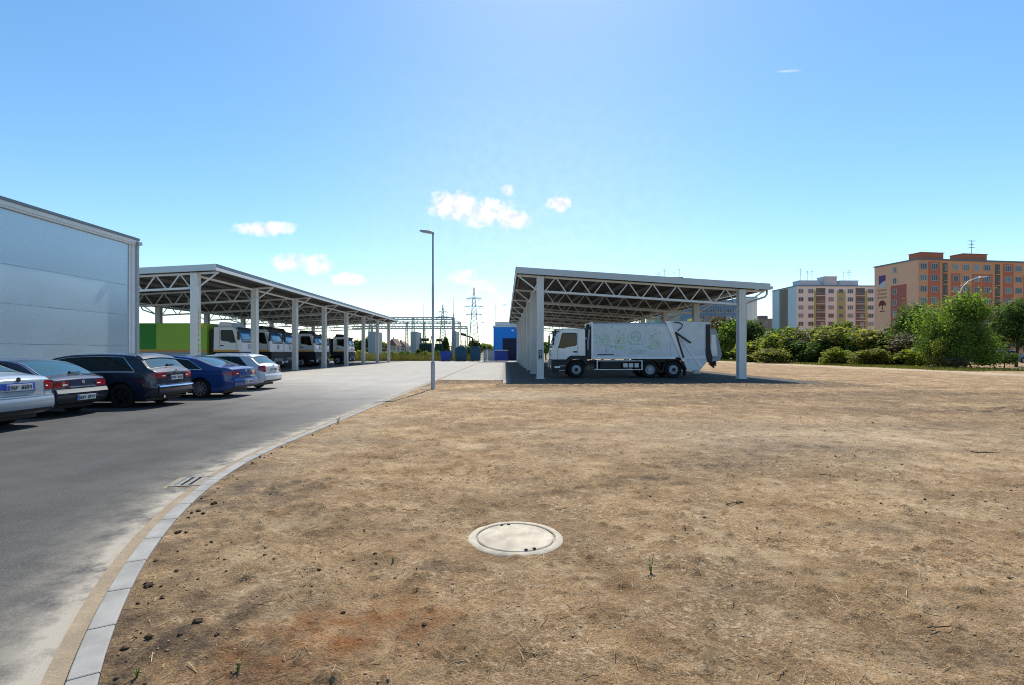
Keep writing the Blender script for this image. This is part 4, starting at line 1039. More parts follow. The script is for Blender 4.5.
# ------------------------------------------------------------------ lamp posts
lamp=thing('street_lamp','tall grey lamp post with one small head at the kerb end','street lamp',(-2.94,20.8,0))
mb=MB(); mb.lathe([(.11,-.1),(.09,.0),(.085,.02),(.085,1.08),(.078,1.13),(.052,1.16),(.050,4.2),(.046,4.25),(.040,4.28),(.034,6.40),(.02,6.42)],20); mb.build('pole','galv',lamp,smooth=True)
mb=MB(); mb.boxr(-.03,.03,-.092,-.083,.42,.86); mb.build('service_door','galv',lamp)
mb=MB(); mb.prism([(.06,6.36),(.03,6.45),(-.10,6.49),(-.46,6.53),(-.54,6.50),(-.54,6.47),(-.42,6.43),(-.10,6.38)],-.085,.085); hd=mb.build('lamp_head','galv',lamp,bevel=.02)
mb=MB(); mb.prism([(-.14,6.385),(-.42,6.425),(-.42,6.415),(-.14,6.37)],-.06,.06); mb.build('lamp_glass','lamp_clear',hd)
mb=MB(); mb.boxr(-.55,-.28,20.62,20.80,-.05,.035) if 0 else mb.boxr(-.50,-.14,-.09,.09,-.06,.04); mb.build('footing_slab','concrete',lamp)
def lamp2(label,loc,h,dx,dy=0):
    t=thing('street_lamp',label,'street lamp',loc)
    mb=MB(); mb.lathe([(.09,-.2),(.08,1.2),(.05,1.25),(.04,h)],12); mb.build('pole','galv',t,smooth=True)
    mb=MB(); mb.tube([(0,0,h-.05),(dx*.5,dy*.5,h+.06),(dx,dy,h+.02)],.03,8); mb.prism([(dx*.6,h+.1),(dx,h+.14),(dx*1.25,h+.06),(dx*.7,h-.02)],dy-.12,dy+.12); mb.build('lamp_head','galv',t)
    return t
lamp2('thin distant lamp post between the pylon and the blue building',at(487,352,84)[:2]+(0,),6.3,-.75)
lamp2('far lamp post whose head peeks out left of the right canopy eave',(gx(511.5,88),88,0),9.6,-1.3)
t=thing('street_lamp','curved arm street lamp rising behind the big bush before the orange block','street lamp',(gx(959,62),62,0))
mb=MB(); pts=[(0,0,-.2),(0,0,8.0),(.08,0,8.7),(.45,0,9.5),(1.15,0,10.15),(1.9,0,10.5),(2.6,0,10.65)]
mb.tube(pts,[.09,.07,.06,.055,.05,.045,.04],10); mb.build('pole','trim_white',t,smooth=True)
mb=MB(); mb.prism([(2.4,10.58),(2.5,10.72),(3.3,10.80),(3.4,10.72),(3.2,10.62)],-.14,.14); mb.build('lamp_head','trim_white',t,bevel=.02)

# ------------------------------------------------------------------ manhole and drain
mh=thing('manhole_cover','round pale concrete manhole cover set in the dry soil','manhole cover',(.087,4.22,.0))
mb=MB(); mb.lathe([(.405,-.1),(.392,.012),(.380,.022),(.335,.024),(.328,.018),(.322,-.02)],72); mb.build('ring','lid',mh,smooth=True)
mb=MB(); mb.lathe([(.314,-.03),(.314,.016),(.306,.023),(.15,.030),(.02,.032)],72); lid=mb.build('lid','lid',mh,smooth=True)
mb=MB(); mb.lathe([(.326,-.01),(.326,.010)],60); mb.build('gap','iron',mh)
for (ang,wd) in ((72,0),(80,0),(-62,0),(-70,0)) if 0 else ():
    pass
mb=MB()
for (x_,y_) in ((-.115,.272),(-.055,.287),(.075,-.285),(.14,-.262)): MB().lathe([(.014,.015),(.014,.0285)],12,(x_,y_,0)).build('lifting_hole','void',lid)
dr=thing('drain_grate','worn rectangular drain grate in the asphalt against the kerb','drain grate',(-3.66,6.10,0)); dr.rotation_euler=(0,0,R(12))
mb=MB(); mb.boxr(-.30,.20,-.27,.27,-.05,.003); mb.build('mortar_bed','gutter',dr)
mb=MB(); mb.boxr(-.23,.15,-.21,.21,-.05,.006); mb.build('pit','void',dr)
mb=MB()
for (a,b,c,d) in ((-.25,-.205,-.23,.23),(.125,.17,-.23,.23),(-.205,.125,-.23,-.19),(-.205,.125,.19,.23)): mb.boxr(a,b,c,d,-.02,.014)
mb.build('frame','grate',dr,bevel=.004)
mb=MB()
for k in range(4): mb.boxr(-.195+k*.085,-.145+k*.085,-.188,.188,-.02,.012)
mb.build('grid','grate',dr,bevel=.004)

# ------------------------------------------------------------------ end of the yard: blue building, containers, skips
bb=thing('blue_building','bright blue flat roofed building with a dark door at the end of the yard','building',(-1.95,87,0))
mb=MB(); mb.boxr(0,7.5,0,10,0,5.80); mb.build('wall','ind_blue',bb)
mb=MB(); mb.boxr(-.12,7.6,-.12,10.1,5.81,6.05); mb.boxr(.25,7.4,.3,9.8,6.06,6.65); mb.build('roof_parapet','trim_white',bb)
mb=MB(); mb.boxr(-.02,7.5,-.2,-.13,6.02,6.06); mb.bar((.3,.3,6.66),(7,.3,6.66),.08,.08); mb.build('roof_flashing','wallgrey',bb)
mb=MB(); mb.boxr(1.55,3.85,-.02,.1,0,3.9); dd_=mb.build('door','door_navy',bb)
mb=MB()
for k in range(6): mb.boxr(1.57,3.83,-.035,-.022,.35+k*.6,.38+k*.6)
mb.build('door_rib','void',dd_)
mb=MB(); mb.boxr(3.05,3.5,-.35,0,5.05,5.35); mb.build('wall_lamp','lamp_clear',bb,bevel=.05)
mb=MB(); mb.tube([(.35,1,6.6),(.35,1,9.7)],.035,8); mb.build('mast','lattice',bb)
mb=MB(); mb.tube([(.02,-.08,5.8),(.02,-.08,0)],.05,8); mb.build('downpipe','ind_blue',bb)
tag(MB().boxr(gx(479,76),2.0,75.6,86.6,-.05,.12).build('loading_kerb','concrete',bevel=.02),kind='structure')
def container(label,px0,px1,Y,py,m,topm):
    t=thing('container',label,'container',(gx((px0+px1)/2,Y),Y,.12)); w_=gx(px1,Y)-gx(px0,Y); h=gz(py,Y)-.12
    mb=MB(); mb.boxr(-w_/2,w_/2,0,2.2,.12,h-.14)
    mb.build('box',m,t)
    mb=MB(); k=int(w_/.22)
    for i in range(k): mb.boxr(-w_/2+.06+i*w_/k,-w_/2+.06+i*w_/k+.10,-.03,-.002,.14,h-.16)
    mb.build('side_rib',m,t)
    mb=MB(); mb.boxr(-w_/2-.04,w_/2+.04,-.05,2.25,h-.138,h); mb.build('lid',topm,t,bevel=.02)
    mb=MB()
    for x_ in (-w_/2+.1,w_/2-.1): mb.boxr(x_-.06,x_+.06,.05,2.1,0,.118)
    mb.build('skid','black',t)
container('grey container with a dark lid beside the blue container',483.5,494,77.2,349.3,'container_grey','door_navy')
container('small blue container with pale lid before the blue building',495.2,507.8,77.2,350,'skip_blue','container_grey')
def skip(label,px0,px1,Y,py,m,closed):
    t=thing('waste_skip',label,'skip',(gx((px0+px1)/2,Y),Y,0),0,'waste skips at the yard end'); w_=(px1-px0)*Y/510; h=gz(py,Y)
    mb=MB(); b=.72 if not closed else .92
    mb.prism([(-w_/2*b,.12),(w_/2*b,.12),(w_/2,h*.72),(w_/2*.98,h),(-w_/2*.98,h),(-w_/2,h*.72)],0,2.6); mb.build('tub',m,t,bevel=.03)
    mb=MB(); mb.boxr(-w_/2-.03,w_/2+.03,-.05,2.65,h-.12,h+.02)
    for k in range(4):
        u=-w_/2*b*.8+k*w_*b*.8/3; mb.boxr(u-.04,u+.04,-.06,-.0,.15,h-.14)
    mb.build('rim',m,t)
    mb=MB()
    for x_ in (-w_*.3,w_*.3): mb.boxr(x_-.08,x_+.08,0,2.6,.0,.118)
    mb.build('skid','black',t)
    if closed:
        mb=MB(); mb.prism([(-w_/2*.9,h+.03),(w_/2*.9,h+.03),(w_/2*.6,h+.28),(-w_/2*.6,h+.28)],.2,2.4); mb.build('cover',m,t)
skip('open cobalt blue skip, leftmost of the three at the yard end',440,450.6,85,351.5,'skip_blue',False)
skip('tall teal waste skip in the middle of the three',455,466.3,85,348.4,'skip_teal',True)
skip('teal waste skip right of the others below the dark tree',470,480.2,85,347.8,'skip_teal',True)
t=thing('bollard_post','thin white post standing before the grey container','post',(gx(487.3,75),75,.12)); mb=MB(); mb.lathe([(.09,0),(.07,.05),(.06,1.7),(.03,1.75)],12); mb.build('shaft','trim_white',t)

# ------------------------------------------------------------------ substation
def gantry(label,px0,px1,Y,py,posts):
    x0,x1=gx(px0,Y),gx(px1,Y); zt_=gz(py,Y); t=thing('steel_gantry',label,'gantry',(x0,Y,0),0,'substation gantries')
    w_=x1-x0; d=.55*Y/150
    mb=MB()
    for (a,b) in ((0,0),(d,0),(0,d),(d,d)): mb.bar((0,a,zt_-b),(w_,a,zt_-b),.26*Y/150)
    n=int(w_/(1.1)); 
    for k in range(n):
        u0,u1=k*w_/n,(k+1)*w_/n; mb.bar((u0,0,zt_-(d if k%2 else 0)),(u1,0,zt_-(0 if k%2 else d)),.13*Y/150)
    mb.build('beam','lattice',t)
    for p in posts:
        u=gx(p,Y)-x0; mb=MB()
        for (a,b) in ((-.25,0),(.25,0),(-.25,.5),(.25,.5)): mb.bar((u+a*1.5,b-.2,-.1),(u+a*.8,b-.1,zt_),.20*Y/150)
        k=int(zt_/.9)
        for i in range(k): mb.bar((u-.36+.15*i/k,-.2,i*zt_/k),(u+.36-.15*i/k,-.2,(i+1)*zt_/k),.05)
        mb.build('post','lattice',t)
    mb=MB()
    for i in range(max(4,int(w_/3))):
        u=(i+.5)*w_/max(4,int(w_/3)); 
        for q in range(5): mb.lathe([(.09,-.04),(.16,0),(.09,.04)],8,(u,.3,zt_-d-.25-q*.16))
    mb.build('insulator','porcelain',t)
gantry('nearest and tallest lattice gantry beam of the substation',352,453.8,118,317.6,(413,453.4,370))
gantry('middle lattice gantry ending right of the lamp post',352,460.4,138,321.9,(406.8,424,459.8))
gantry('farthest low gantry reaching furthest to the right',352,467,165,326.6,(372,433,466.7))
def mast(label,px,Y,py):
    t=thing('lightning_mast',label,'mast',(gx(px,Y),Y,0)); z_=gz(py,Y)
    t_=MB().lathe([(.22,-.2),(.16,z_*.5),(.10,z_*.72),(.05,z_*.74),(.03,z_)],10).build('shaft','lattice',t)
mast('thin lightning rod above the gantries just left of the lamp post',423.6,128,304)
mast('taller thin lightning rod right of the lamp post',453.6,116,297)
def fire(label,px0,px1,Y,py):
    t=thing('fire_wall',label,'wall',(gx(px0,Y),Y,0)); w_=gx(px1,Y)-gx(px0,Y); h=gz(py,Y)
    mb=MB(); mb.boxr(0,w_,0,6,-.2,h); mb.build('slab','wallgrey',t,bevel=.03)
    mb=MB()
    for k in range(1,3): mb.boxr(w_*k/3-.04,w_*k/3+.04,-.02,.0,0,h-.1)
    mb.build('joint','seam',t)
fire('broad grey concrete fire wall seen under the left canopy end',368,374.8,100,331.5)
fire('grey concrete fire wall left of the transformers',410.4,416.4,100,331.6)
fire('narrow grey fire wall between the cobalt and teal skips',452.2,455.8,100,331)
def transformer(label,px0,px1,Y,py):
    x0,x1=gx(px0,Y),gx(px1,Y); h=gz(py,Y); w_=x1-x0; t=thing('transformer',label,'transformer',(x0,Y,0),0,'substation transformers')
    mb=MB(); mb.boxr(0,w_,0,3,-.2,h*.8); mb.build('tank','transformer',t,bevel=.05)
    mb=MB()
    for k in range(6): mb.boxr(w_*(k+.15)/6,w_*(k+.55)/6,-.5,-.01,.4,h*.74)
    mb.build('radiator','transformer',t)
    mb=MB()
    for k in range(3):
        u=w_*(k+.5)/3
        mb.bar((u,1,h*.8),(u+(k-1)*.3,1,h*1.15),.12)
        for q in range(4): mb.lathe([(.12,-.05),(.2,0),(.12,.05)],8,(u+(k-1)*.08*(q+1),1,h*.85+q*.25))
    mb.build('bushing','porcelain',t)
    mb=MB(); mb.tube([(.2,1.5,h*.98),(w_*.7,1.5,h*.98)],.32,10); mb.build('conservator','transformer',t)
transformer('dark green transformer just left of the lamp post',419,431.5,104,339)
transformer('dark green transformer just right of the lamp post',435,444,106,339.5)
# open steel supports and switchgear low in the yard
def switch(label,px,Y,py):
    t=thing('disconnector',label,'switchgear',(gx(px,Y),Y,0),0,'substation disconnectors'); h=gz(py,Y)
    mb=MB()
    for u in (-.7,.7): mb.bar((u,0,-.1),(u,0,h*.7),.14); mb.bar((u,0,0),(-u,0,h*.68),.06)
    mb.bar((-1,0,h*.7),(1,0,h*.7),.16); mb.build('stand','lattice',t)
    mb=MB()
    for u in (-.8,0,.8):
        for q in range(4): mb.lathe([(.08,-.06),(.15,0),(.08,.06)],8,(u,0,h*.74+q*h*.06))
    mb.build('insulator','porcelain',t)
for i,(px,Y,py,l) in enumerate([(402,112,346,'low switch stand left of the broad fire wall by the lamp'),(395,120,345,'low switch stand in front of the pink house'),(448,110,341,'switch stand above the cobalt blue skip'),(462,112,340,'switch stand above the middle teal skip'),(384,108,344,'switch stand behind the last left canopy columns')]): switch(l,px,Y,py)
# boom seen over the skips
t=thing('lifting_boom','dark boom with a thick raised end above the middle skip','boom',(gx(473,92),92,0)); Yb=92
mb=MB(); p=at(472.5,337.8,Yb); q=at(461.5,334.3,Yb); ox=t.location.x
mb.bar((p[0]-ox,0,p[2]),(q[0]-ox,0,q[2]),.22,.22); mb.build('boom_arm','truck_dark',t)
mb=MB(); mb.bar((q[0]-ox-.1,0,q[2]+.05),(q[0]-ox+.7,0,q[2]-.12),.4,.45); mb.build('boom_head','black',t)
mb=MB(); mb.bar((p[0]-ox,0,p[2]),(0,0,-.1),.25,.25); mb.build('boom_post','truck_dark',t)
# lattice pylons
def pylon(label,px,Y,py,arms,bw):
    h=gz(py,Y)+.0; t=thing('power_pylon',label,'pylon',(gx(px,Y),Y,0),0,'high voltage pylons'); k=Y/510
    mb=MB(); half=lambda z: (bw*(1-z/h)**.9+.12)
    th=.24*Y/300
    zs_=[0]+[h*(1-(1-i/13)**1.25) for i in range(1,14)]
    zs_=[h*i/15 for i in range(16)]
    for sx_ in (-1,1):
        for sy in (-1,1):
            for a,b in zip(zs_[:-1],zs_[1:]): mb.bar((sx_*half(a),sy*half(a),a),(sx_*half(b),sy*half(b),b),th)
    for i,(a,b) in enumerate(zip(zs_[:-1],zs_[1:])):
        for sy in (-1,1):
            mb.bar((-half(a),sy*half(a),a),(half(b),sy*half(b),b),th*.6); mb.bar((half(a),sy*half(a),a),(-half(b),sy*half(b),b),th*.6)
        for sx_ in (-1,1): mb.bar((sx_*half(a),-half(a),a),(sx_*half(b),half(b),b),th*.6)
    mb.build('tower','lattice',t)
    for (pz,pw) in arms:
        z_=gz(pz,Y); L_=pw*k; mb=MB()
        for sx_ in (-1,1):
            mb.bar((0,-.3,z_+.9),(sx_*L_,0,z_+.05),th*.8); mb.bar((0,.3,z_),(sx_*L_,0,z_),th*.9); mb.bar((0,-.3,z_),(sx_*L_,0,z_),th*.9)
            mb.bar((sx_*L_*.5,0,z_+.5),(sx_*L_*.5,0,z_),th*.6)
            mb.bar((sx_*L_*.97,0,z_),(sx_*L_*.97,0,z_-1.6),th*.8); mb.bar((sx_*L_*.6,0,z_),(sx_*L_*.6,0,z_-1.6),th*.8)
        mb.build('cross_arm','lattice',t)
pylon('tall lattice pylon with three cross arms right of the lamp post',474,300,287.5,((298.5,7.5),(306.8,9.5),(314.6,8)),3.1)
pylon('smaller distant pylon standing behind the gantries by the lamp post',442.8,430,304.5,((312,5),(317,6.5),(322,5.5)),3.2)
# houses far behind
def house(label,px0,px1,Y,py,wallc,roofc):
    x0,x1=gx(px0,Y),gx(px1,Y); h=gz(py,Y); w_=x1-x0; t=thing('house',label,'house',(x0,Y,0))
    wm=mat('house_wall',wallc,.9,var=.08); rm=mat('house_roof',roofc,.85,var=.15)
    mb=MB(); mb.boxr(0,w_,0,8,-.2,h*.62); mb.build('wall',wm,t)
    mb=MB(); mb.prism([(-.4,h*.62+.002),(w_+.4,h*.62+.002),(w_*.5,h)],-.3,8.3); rf=mb.build('roof',rm,t)
    mb=MB(); mb.boxr(w_*.3,w_*.42,3,3.8,h*.75,h*1.08); mb.build('chimney','brick_red',rf)
    for u in (.15,.45,.72):
        for zz in (.08,.36):
            mb=MB(); mb.boxr(w_*u,w_*(u+.13),-.04,.02,h*zz,h*(zz+.18)); wn=mb.build('window','frame_white',t)
            mb=MB(); mb.boxr(w_*(u+.015),w_*(u+.115),-.055,-.041,h*(zz+.015),h*(zz+.165)); mb.build('pane','house_glass',wn)
house('pale pink house with brown roof seen left of the gantries',388.5,395.5,150,338.5,(.50,.43,.40),(.17,.12,.10))
house('low house with a dull red roof beside the pink house',395,406,175,341,(.45,.39,.37),(.18,.13,.12))
house('pale low house behind the far end of the left canopy',379,387.5,170,343,(.5,.47,.42),(.3,.16,.12))

# ------------------------------------------------------------------ apartment blocks on the right
def window_pair(root,first,x,y,z,w_,h,axis,cache={}):
    """first call builds the window and its pane, later calls copy them"""
    if first not in cache:
        mb=MB()
        if axis=='y': mb.boxr(-w_/2,w_/2,-.06,.05,0,h)
        else: mb.boxr(-.06,.05,-w_/2,w_/2,0,h)
        f=mb.build('window','frame_white',root)
        mb=MB(); n=3 if w_>1.6 else 2
        for k in range(n):
            a=-w_/2+.10+k*(w_-.1)/n; b=a+(w_-.1)/n-.12
            if axis=='y': mb.boxr(a,b,-.075,-.061,.10,h-.10)
            else: mb.boxr(-.075,-.061,a,b,.10,h-.10)
        mb.build('pane','house_glass',f)
        cache[first]=f
    else:
        f=copy_tree(cache[first],root)
    f.location=(x,y,z); return f
def flats(name,label,corner,rz,L_,D,st,h0,sth,wallc,gablec,cols,pan,boxes,key,gable=None,parapet=.9):
    t=thing(name,label,'apartment block',corner,rz)
    wm=mat('facade_render',wallc,.9,var=.06,scale=.3); gm_=mat('gable_render',gablec,.9,var=.06,scale=.3)
    Ht=h0+st*sth+parapet
    mb=MB(); mb.boxr(.02,L_,0,D,-.3,Ht); mb.build('wall',wm,t)
    mb=MB(); mb.boxr(-.10,.018,-.05,D+.05,-.3,Ht); mb.build('gable_wall',gm_,t)
    mb=MB(); mb.boxr(-.25,L_+.2,-.2,D+.2,Ht+.002,Ht+.32); mb.build('roof_edge','roof_edge',t)
    for (a,b,z0,z1,c) in pan:
        m_=mat('facade_stripe',c,.9,var=.06,scale=.3); mb=MB(); mb.boxr(a,b,-.045,-.003,z0,z1); mb.build('facade_panel',m_,t)
    lm=mat('loggia_shade',(.19,.14,.11),.9)
    for (kind,x,w_) in cols:
        if kind=='w':
            for k in range(st): window_pair(t,(key,w_),x,-.06,h0+k*sth+.85,w_,1.5,'y')
        else:
            mb=MB(); mb.boxr(x-w_/2,x+w_/2,-.05,-.004,h0,Ht-.6); lg=mb.build('loggia',lm,t)
            mb=MB()
            for k in range(st): mb.boxr(x-w_/2,x+w_/2,-.35,-.051,h0+k*sth-.1,h0+k*sth+.15); mb.boxr(x-w_/2,x+w_/2,-.33,-.28,h0+k*sth+.9,h0+k*sth+.98)
            mb.build('loggia_slab',wm,lg)
            for k in range(st): MB().boxr(x-.1,x+w_*.4,-.07,-.051,h0+k*sth+.6,h0+k*sth+2.2).build('loggia_window','house_glass',lg)
    if gable:
        for (y,w_,k0) in gable:
            for k in range(k0,st): window_pair(t,(key,'g',w_),-.12,y,h0+k*sth+.85,w_,1.5,'x')
    for (a,b,y0,y1,hh,c) in boxes:
        m_=mat('plant_room_render',c,.9,var=.08,scale=.5); mb=MB(); mb.boxr(a,b,y0,y1,Ht+.33,Ht+hh); mb.boxr(a-.15,b+.15,y0-.15,y1+.15,Ht+hh+.002,Ht+hh+.15); mb.build('plant_room',m_,t)
    return t,Ht
def aerial(parent,x,y,z,h,arms):
    mb=MB(); mb.tube([(x,y,z),(x,y,z+h)],.06,6)
    for (f,l) in arms:
        mb.bar((x-l,y,z+h*f),(x+l,y,z+h*f),.07)
        for k in range(4): mb.bar((x-l+l*2*k/3,y-.4,z+h*f),(x-l+l*2*k/3,y+.4,z+h*f),.05)
    mb.build('aerial','lattice',parent)
red=(.66,.18,.105); org=(.86,.345,.18); salm=(.80,.44,.29); dred=(.45,.14,.11)
cx_,cy_=gx(918.3,124),124
cols_=[('w',1.35,1.9),('w',4.45,1.9),('l',7.5,1.4),('w',10.5,1.5),('w',13.5,1.7),('w',16.6,1.5),('w',19.6,1.9),('l',22.7,1.4),('w',25.8,1.9),('w',28.9,1.9),('w',32.,1.9),('w',35.,1.9)]
h0,sth=1.46,2.77
pan=[(2.75,6.15,h0,h0+8*sth,red),(9.2,11.8,h0,h0+7*sth,red),(12.0,15.0,h0,h0+6*sth,red),(15.3,17.9,h0+sth*5,h0+sth*7,red),(18.1,21.2,h0,h0+7*sth,red),(24.3,27.4,h0,h0+8*sth,red),(30.4,33.6,h0,h0+7*sth,red)]
ob,Ht=flats('apartment_block','tall orange apartment block with red window bays and emblem on its gable',(cx_,cy_,0),R(8.4),38,12.2,8,h0,sth,org,salm,cols_,pan,
    [(1.6,8.0,.8,4,1.9,(.50,.17,.10)),(13.6,20.6,.8,4,1.9,(.50,.17,.10))],'orange',gable=[(6.2,1.1,1)],parapet=.4)
aerial(ob,17.6,2,Ht+2.1,3.6,((.95,.9),(.72,.6),(.5,.7)))
gz0=h0
mb=MB(); mb.boxr(-.115,-.101,3.0,7.4,0,h0+6*sth+.4); mb.build('gable_panel',mat('gable_panel',dred,.9,var=.06),ob)
mb=MB(); mb.prism([(8.9,20.2),(8.9,21.6),(10.9,21.6),(10.9,19.2),(9.8,19.9)],-.118,-.103,'x'); em=mb.build('wall_emblem',mat('emblem_purple',(.13,.08,.20),.8),ob)
mb=MB(); mb.prism([(8.9,18.7),(8.9,20.1),(9.8,19.8),(10.9,19.1),(10.9,18.3)],-.118,-.103,'x'); mb.build('emblem_wave',mat('emblem_white',(.55,.52,.58),.8),em)
mb=MB()
for k in range(3):
    y=8.6
    r=random.Random(50+k)
    while y<11.2: l=r.uniform(.2,.5); mb.boxr(-.118,-.103,y,min(y+l,11.3),15.6+k*.95,16.05+k*.95); y+=l+.12
mb.build('emblem_lettering',mat('emblem_text',(.40,.20,.14),.9),em)
mb=MB(); mb.prism([(8.9,13.4),(8.8,14.1),(9.3,14.9),(9.9,15.1),(10.5,14.9),(11.0,14.1),(10.8,13.4),(10.3,13.9),(9.9,13.5),(9.4,13.9)],-.118,-.103,'x'); mb.boxr(-.118,-.103,9.75,10.0,12.6,13.6); mb.boxr(-.118,-.103,9.1,10.6,12.1,12.35)
mb.build('emblem_tree',mat('emblem_dark',(.17,.05,.045),.9),em)
# grey-beige block
Yg=174; beige=(.74,.67,.59); olive=(.40,.40,.15); brn=(.17,.11,.085)
c2=[('w',1.5,1.7),('w',4.9,1.9),('l',8.35,3.2),('w',11.9,1.9),('w',15.3,1.5),('w',18.6,1.9),('l',22.0,3.2),('w',25.6,2.0)]
p2=[(6.1,6.7,0,22.6,olive),(13.9,16.9,0,22.6,olive),(23.7,24.5,0,22.6,olive)]
gb,Hg=flats('apartment_block','grey beige apartment block with olive strips and brown loggias',(gx(796.5,Yg),Yg,0),R(1.0),31,15,8,1.25,2.78,beige,(.56,.64,.68),c2,p2,
    [(1.6,8.6,1,5,2.0,(.46,.54,.62)),(10.3,14.6,1,5,3.4,(.50,.52,.54)),(15.7,22,1,5,2.0,(.46,.54,.62))],'grey',parapet=.5)
mb=MB(); mb.boxr(-.13,-.103,5.0,9.2,-.2,Hg-.2); mb.build('gable_strip',mat('gable_strip',(.24,.19,.155),.9),gb)
mb=MB(); mb.boxr(-.13,-.103,9.25,10.4,-.2,Hg-.2); mb.build('gable_strip',mat('gable_strip_olive',(.25,.28,.22),.9),gb)
for (x,h,a) in ((3.2,4.6,((.95,.5),(.8,.8),(.65,.6),(.5,.8))),(5.7,3.8,((.95,.3),(.8,.5))),(7.2,3.8,((.95,.4),(.7,.5))),(18.4,3.4,((.9,.4),)),(20.2,4.0,((.95,.5),(.8,.7),(.6,.6)))): aerial(gb,x,3,Hg+2.0,h,a)
# long blue-grey block behind the canopy, gable toward the yard
bl,Hb=flats('apartment_block','blue grey slab block with white windows seen under the right canopy corner',(gx(744,200),200,0),R(0),5.2,26,7,3.0,2.72,(.55,.58,.59),(.56,.59,.61),[],[],[],'pale')
W0,Yw=gx(697,228),200
t=bl
mb=MB(); mb.boxr(-20.5,-.2,.6,13,-.3,Hb-1.0); mb.build('side_wing',mat('wing_blue',(.15,.23,.33),.85,var=.08),bl)
for k in range(7):
    for j in range(6):
        window_pair(bl,('wing',1),-19+j*3.3,.55,3.4+k*2.72,1.9,1.5,'y')
mb=MB()
for k in range(9):
    mb.boxr(.03,5.2,-.02,-.005,2+k*2.4,2.05+k*2.4)
for k in range(3): mb.boxr(1.2+k*1.4,1.25+k*1.4,-.022,-.006,0,Hb-.5)
mb.build('cladding_joint',mat('joint_grey',(.30,.34,.37),.8),bl)
fb,Hf=flats('apartment_block','long pale block with green corner glimpsed over the refuse truck',(gx(655,230),230,0),0,17,14,11,1.5,2.8,(.52,.44,.38),(.4,.45,.4),[('w',3.,2.),('w',7.2,2.)],[(.4,2,0,27,(.27,.45,.33)),(11.4,16.8,0,29,(.20,.42,.27))],[(1,13,1,5,2.2,(.4,.4,.42))],'far')
for (x,h,a) in ((2.6,2.6,((.9,.7),(.6,.9))),(5.2,4.0,((.95,.8),(.75,1.1),(.55,.8))),(9.6,2.6,((.9,.8),)),(12.,4.0,((.95,.5),(.8,.6)))): aerial(fb,x,3,Hf+2.2,h,a)
sb,Hs=flats('apartment_block','small distant brick brown block between the slab and the grey block',(gx(757,330),330,0),0,11,10,7,1.,3.0,(.33,.20,.17),(.30,.19,.17),[('w',2.5,1.8),('w',6,1.8),('w',9,1.8)],[],[(3,8,2,7,2.2,(.28,.16,.14))],'brick')
lw=thing('low_shed','low pale blue roofed shed behind the shrubs below the brick block','shed',(gx(757,150),150,0)); mb=MB(); mb.boxr(0,9.5,0,8,-.2,6.2); mb.build('wall','container_grey',lw); mb=MB(); mb.prism([(-.3,6.2),(9.8,6.2),(9.8,6.7),(4.7,7.6),(-.3,6.7)],-.3,8.3); mb.build('roof',mat('shed_roof',(.42,.52,.58),.5),lw)
# ------------------------------------------------------------------ vegetation
def leafmat(name,dark,light,trans=.35):
    m,nt,b=nodes_of(name)
    g=N(nt,'ShaderNodeNewGeometry'); tc=N(nt,'ShaderNodeTexCoord'); no=N(nt,'ShaderNodeTexNoise',i_Scale=.9,i_Detail=4.); nt.links.new(tc.outputs['Object'],no.inputs['Vector'])
    ad=N(nt,'ShaderNodeMath',operation='ADD'); mu=N(nt,'ShaderNodeMath',operation='MULTIPLY'); mu.inputs[1].default_value=.5
    nt.links.new(g.outputs['Random Per Island'],mu.inputs[0]); nt.links.new(mu.outputs[0],ad.inputs[0]); nt.links.new(no.outputs['Fac'],ad.inputs[1])
    r=N(nt,'ShaderNodeValToRGB'); r.color_ramp.elements[0].position=.42; r.color_ramp.elements[0].color=(*dark,1); r.color_ramp.elements[1].position=1.0; r.color_ramp.elements[1].color=(*light,1)
    nt.links.new(ad.outputs[0],r.inputs[0]); nt.links.new(r.outputs[0],b.inputs['Base Color']); b.inputs['Roughness'].default_value=.6; b.inputs['Specular IOR Level'].default_value=.25
    tr=N(nt,'ShaderNodeBsdfTranslucent'); hs=N(nt,'ShaderNodeHueSaturation',i_Saturation=1.15,i_Value=1.5); nt.links.new(r.outputs[0],hs.inputs['Color']); nt.links.new(hs.outputs[0],tr.inputs['Color'])
    mx=N(nt,'ShaderNodeMixShader',i_0=trans); nt.links.new(b.outputs[0],mx.inputs[1]); nt.links.new(tr.outputs[0],mx.inputs[2])
    nt.links.new(mx.outputs[0],nt.nodes['Material Output'].inputs['Surface']); return m
M['leaf_olive']=leafmat('leaf_olive',(.060,.068,.018),(.32,.32,.08),.55)
M['leaf_green']=leafmat('leaf_green',(.032,.060,.014),(.20,.29,.055),.52)
M['leaf_dark']=leafmat('leaf_dark',(.022,.042,.014),(.125,.18,.042),.45)
M['leaf_lime']=leafmat('leaf_lime',(.07,.090,.018),(.30,.34,.065),.5)
M['leaf_brown']=leafmat('leaf_brown',(.05,.045,.02),(.18,.15,.07),.4)
